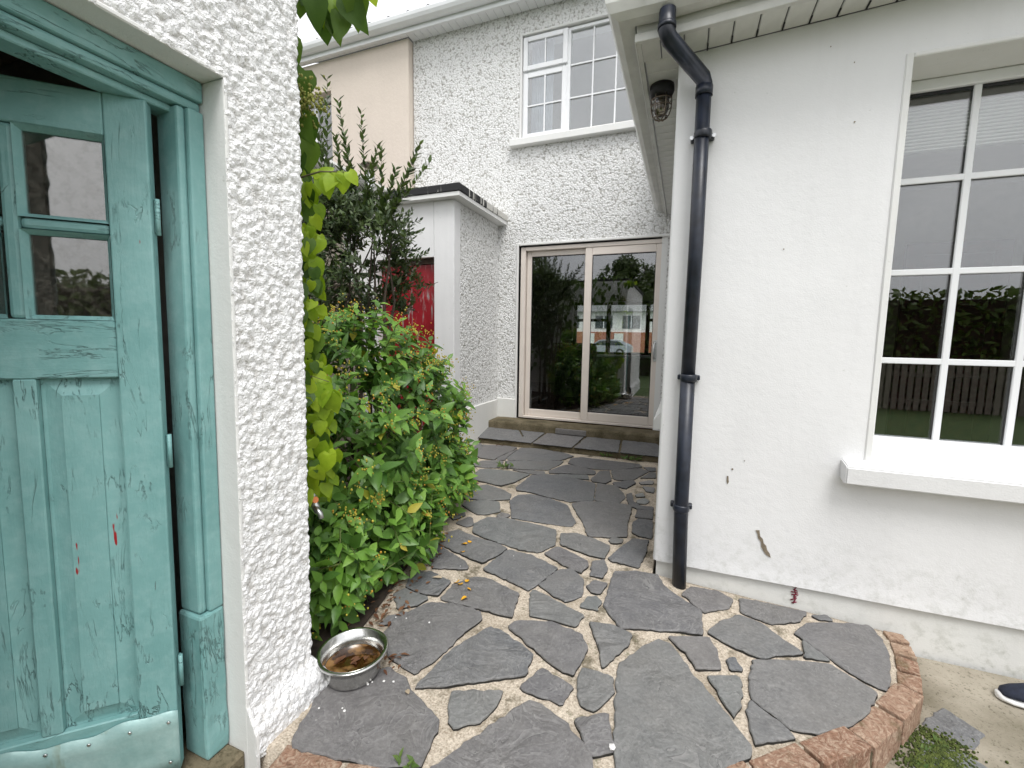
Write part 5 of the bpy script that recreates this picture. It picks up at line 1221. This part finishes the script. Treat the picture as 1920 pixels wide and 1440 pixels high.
for x in (-7.6, -4.9):
    w_ = B().tube([(x, 36.16, .07), (x, 36.36, .07)], .32, 18).done('wheel', 'dark rubber', car); B().tube([(x, 36.15, .07), (x, 36.159, .07)], .18, 12).done('rim', 'galvanised', w_)
def leafmass(name, parent, boxes, n, L, mat, r, label=None, cat=None):
    it = []
    for k in range(n):
        c, rad, kind = boxes[r.integers(len(boxes))]
        if kind == 'e':
            d = unit(r.normal(size=3)); p = np.array(c) + d * np.array(rad) * r.uniform(.45, 1.03) ** .5
        else:
            p = np.array(c) + np.array(rad) * r.uniform(-1, 1, size=3); d = unit(r.normal(size=3))
        it.append((p, unit(r.normal(size=3) + np.array([0, 0, -.2])), unit(d + np.array([0, 0, .6])), L * r.uniform(.7, 1.3), 'hyp', mat))
    o = foliage(it, SH, None, parent, 0, sname=name)
    if label: tag(o, label, cat, None, 'stuff')
    return o
r_ = np.random.default_rng(6)
leafmass('front_hedge', None, [((-6, 12.3, .35), (6, .3, .45), 'b')], 4000, .12, 'hedge leaf', r_, 'low front hedge between the living room window and the street', 'hedge')
hedge = B().box((-4.6, -7.4, LOW), (9, -6.8, 2.15)).done('hedge_core', 'soil'); 
hd = thing('garden_hedge', (2, -7, LOW), 'tall garden hedge mirrored in the window glass', 'hedge'); child(hedge, hd)
leafmass('foliage', hd, [((2.2, -6.85, 1.05), (6.8, .3, 1.3), 'b')], 14000, .16, 'hedge leaf', r_)
def tree(x, y, h, cr_, label, n, seed):
    r = np.random.default_rng(seed); t = thing('garden_tree', (x, y, LOW), label, 'tree')
    q = B(); q.tube([(x, y, LOW), (x + .05, y, h * .3), (x - .05, y + .1, h * .6), (x, y, h * .9)], [.14, .11, .07, .02], 8)
    for k in range(6): a_ = k * 1.05; q.tube([(x, y, h * (.3 + .06 * k)), (x + .5 * cr_ * math.cos(a_), y + .5 * cr_ * math.sin(a_), h * (.42 + .07 * k)), (x + .85 * cr_ * math.cos(a_), y + .85 * cr_ * math.sin(a_), h * (.5 + .07 * k))], [.05, .03, .01], 6)
    q.done('trunk', 'bark', t)
    bx = [((x + r.normal() * cr_ * .5, y + r.normal() * cr_ * .5, h * r.uniform(.45, .95)), (cr_ * r.uniform(.3, .5),) * 3, 'e') for k in range(14)]
    leafmass('crown', t, bx, n, .17, 'hedge leaf', r)
tree(-1.7, -8.6, 4.6, 1.5, 'round garden tree mirrored in the sliding door', 7000, 3); tree(-6.6, -8.5, 5.2, 1.9, 'broad garden tree behind the shed, mirrored in the glass', 6000, 5)
fence = thing('garden_fence', (4, -6.2, LOW), 'low timber picket fence in front of the garden hedge', 'fence')
pk = B().prism([(-.045, 0), (.045, 0), (.045, 1.02), (0, 1.1), (-.045, 1.02)], 'y', -.01, .01).done('picket', 'fence timber'); pk.location = (2.0, -6.2, LOW); child(pk, fence)
for k in range(1, 38): c = pk.copy(); COL.objects.link(c); c.location.x = 2.0 + .125 * k
for z_ in (.15, .7): box('rail', (1.9, -6.24, LOW + z_), (6.8, -6.211, LOW + z_ + .08), 'fence timber', fence)
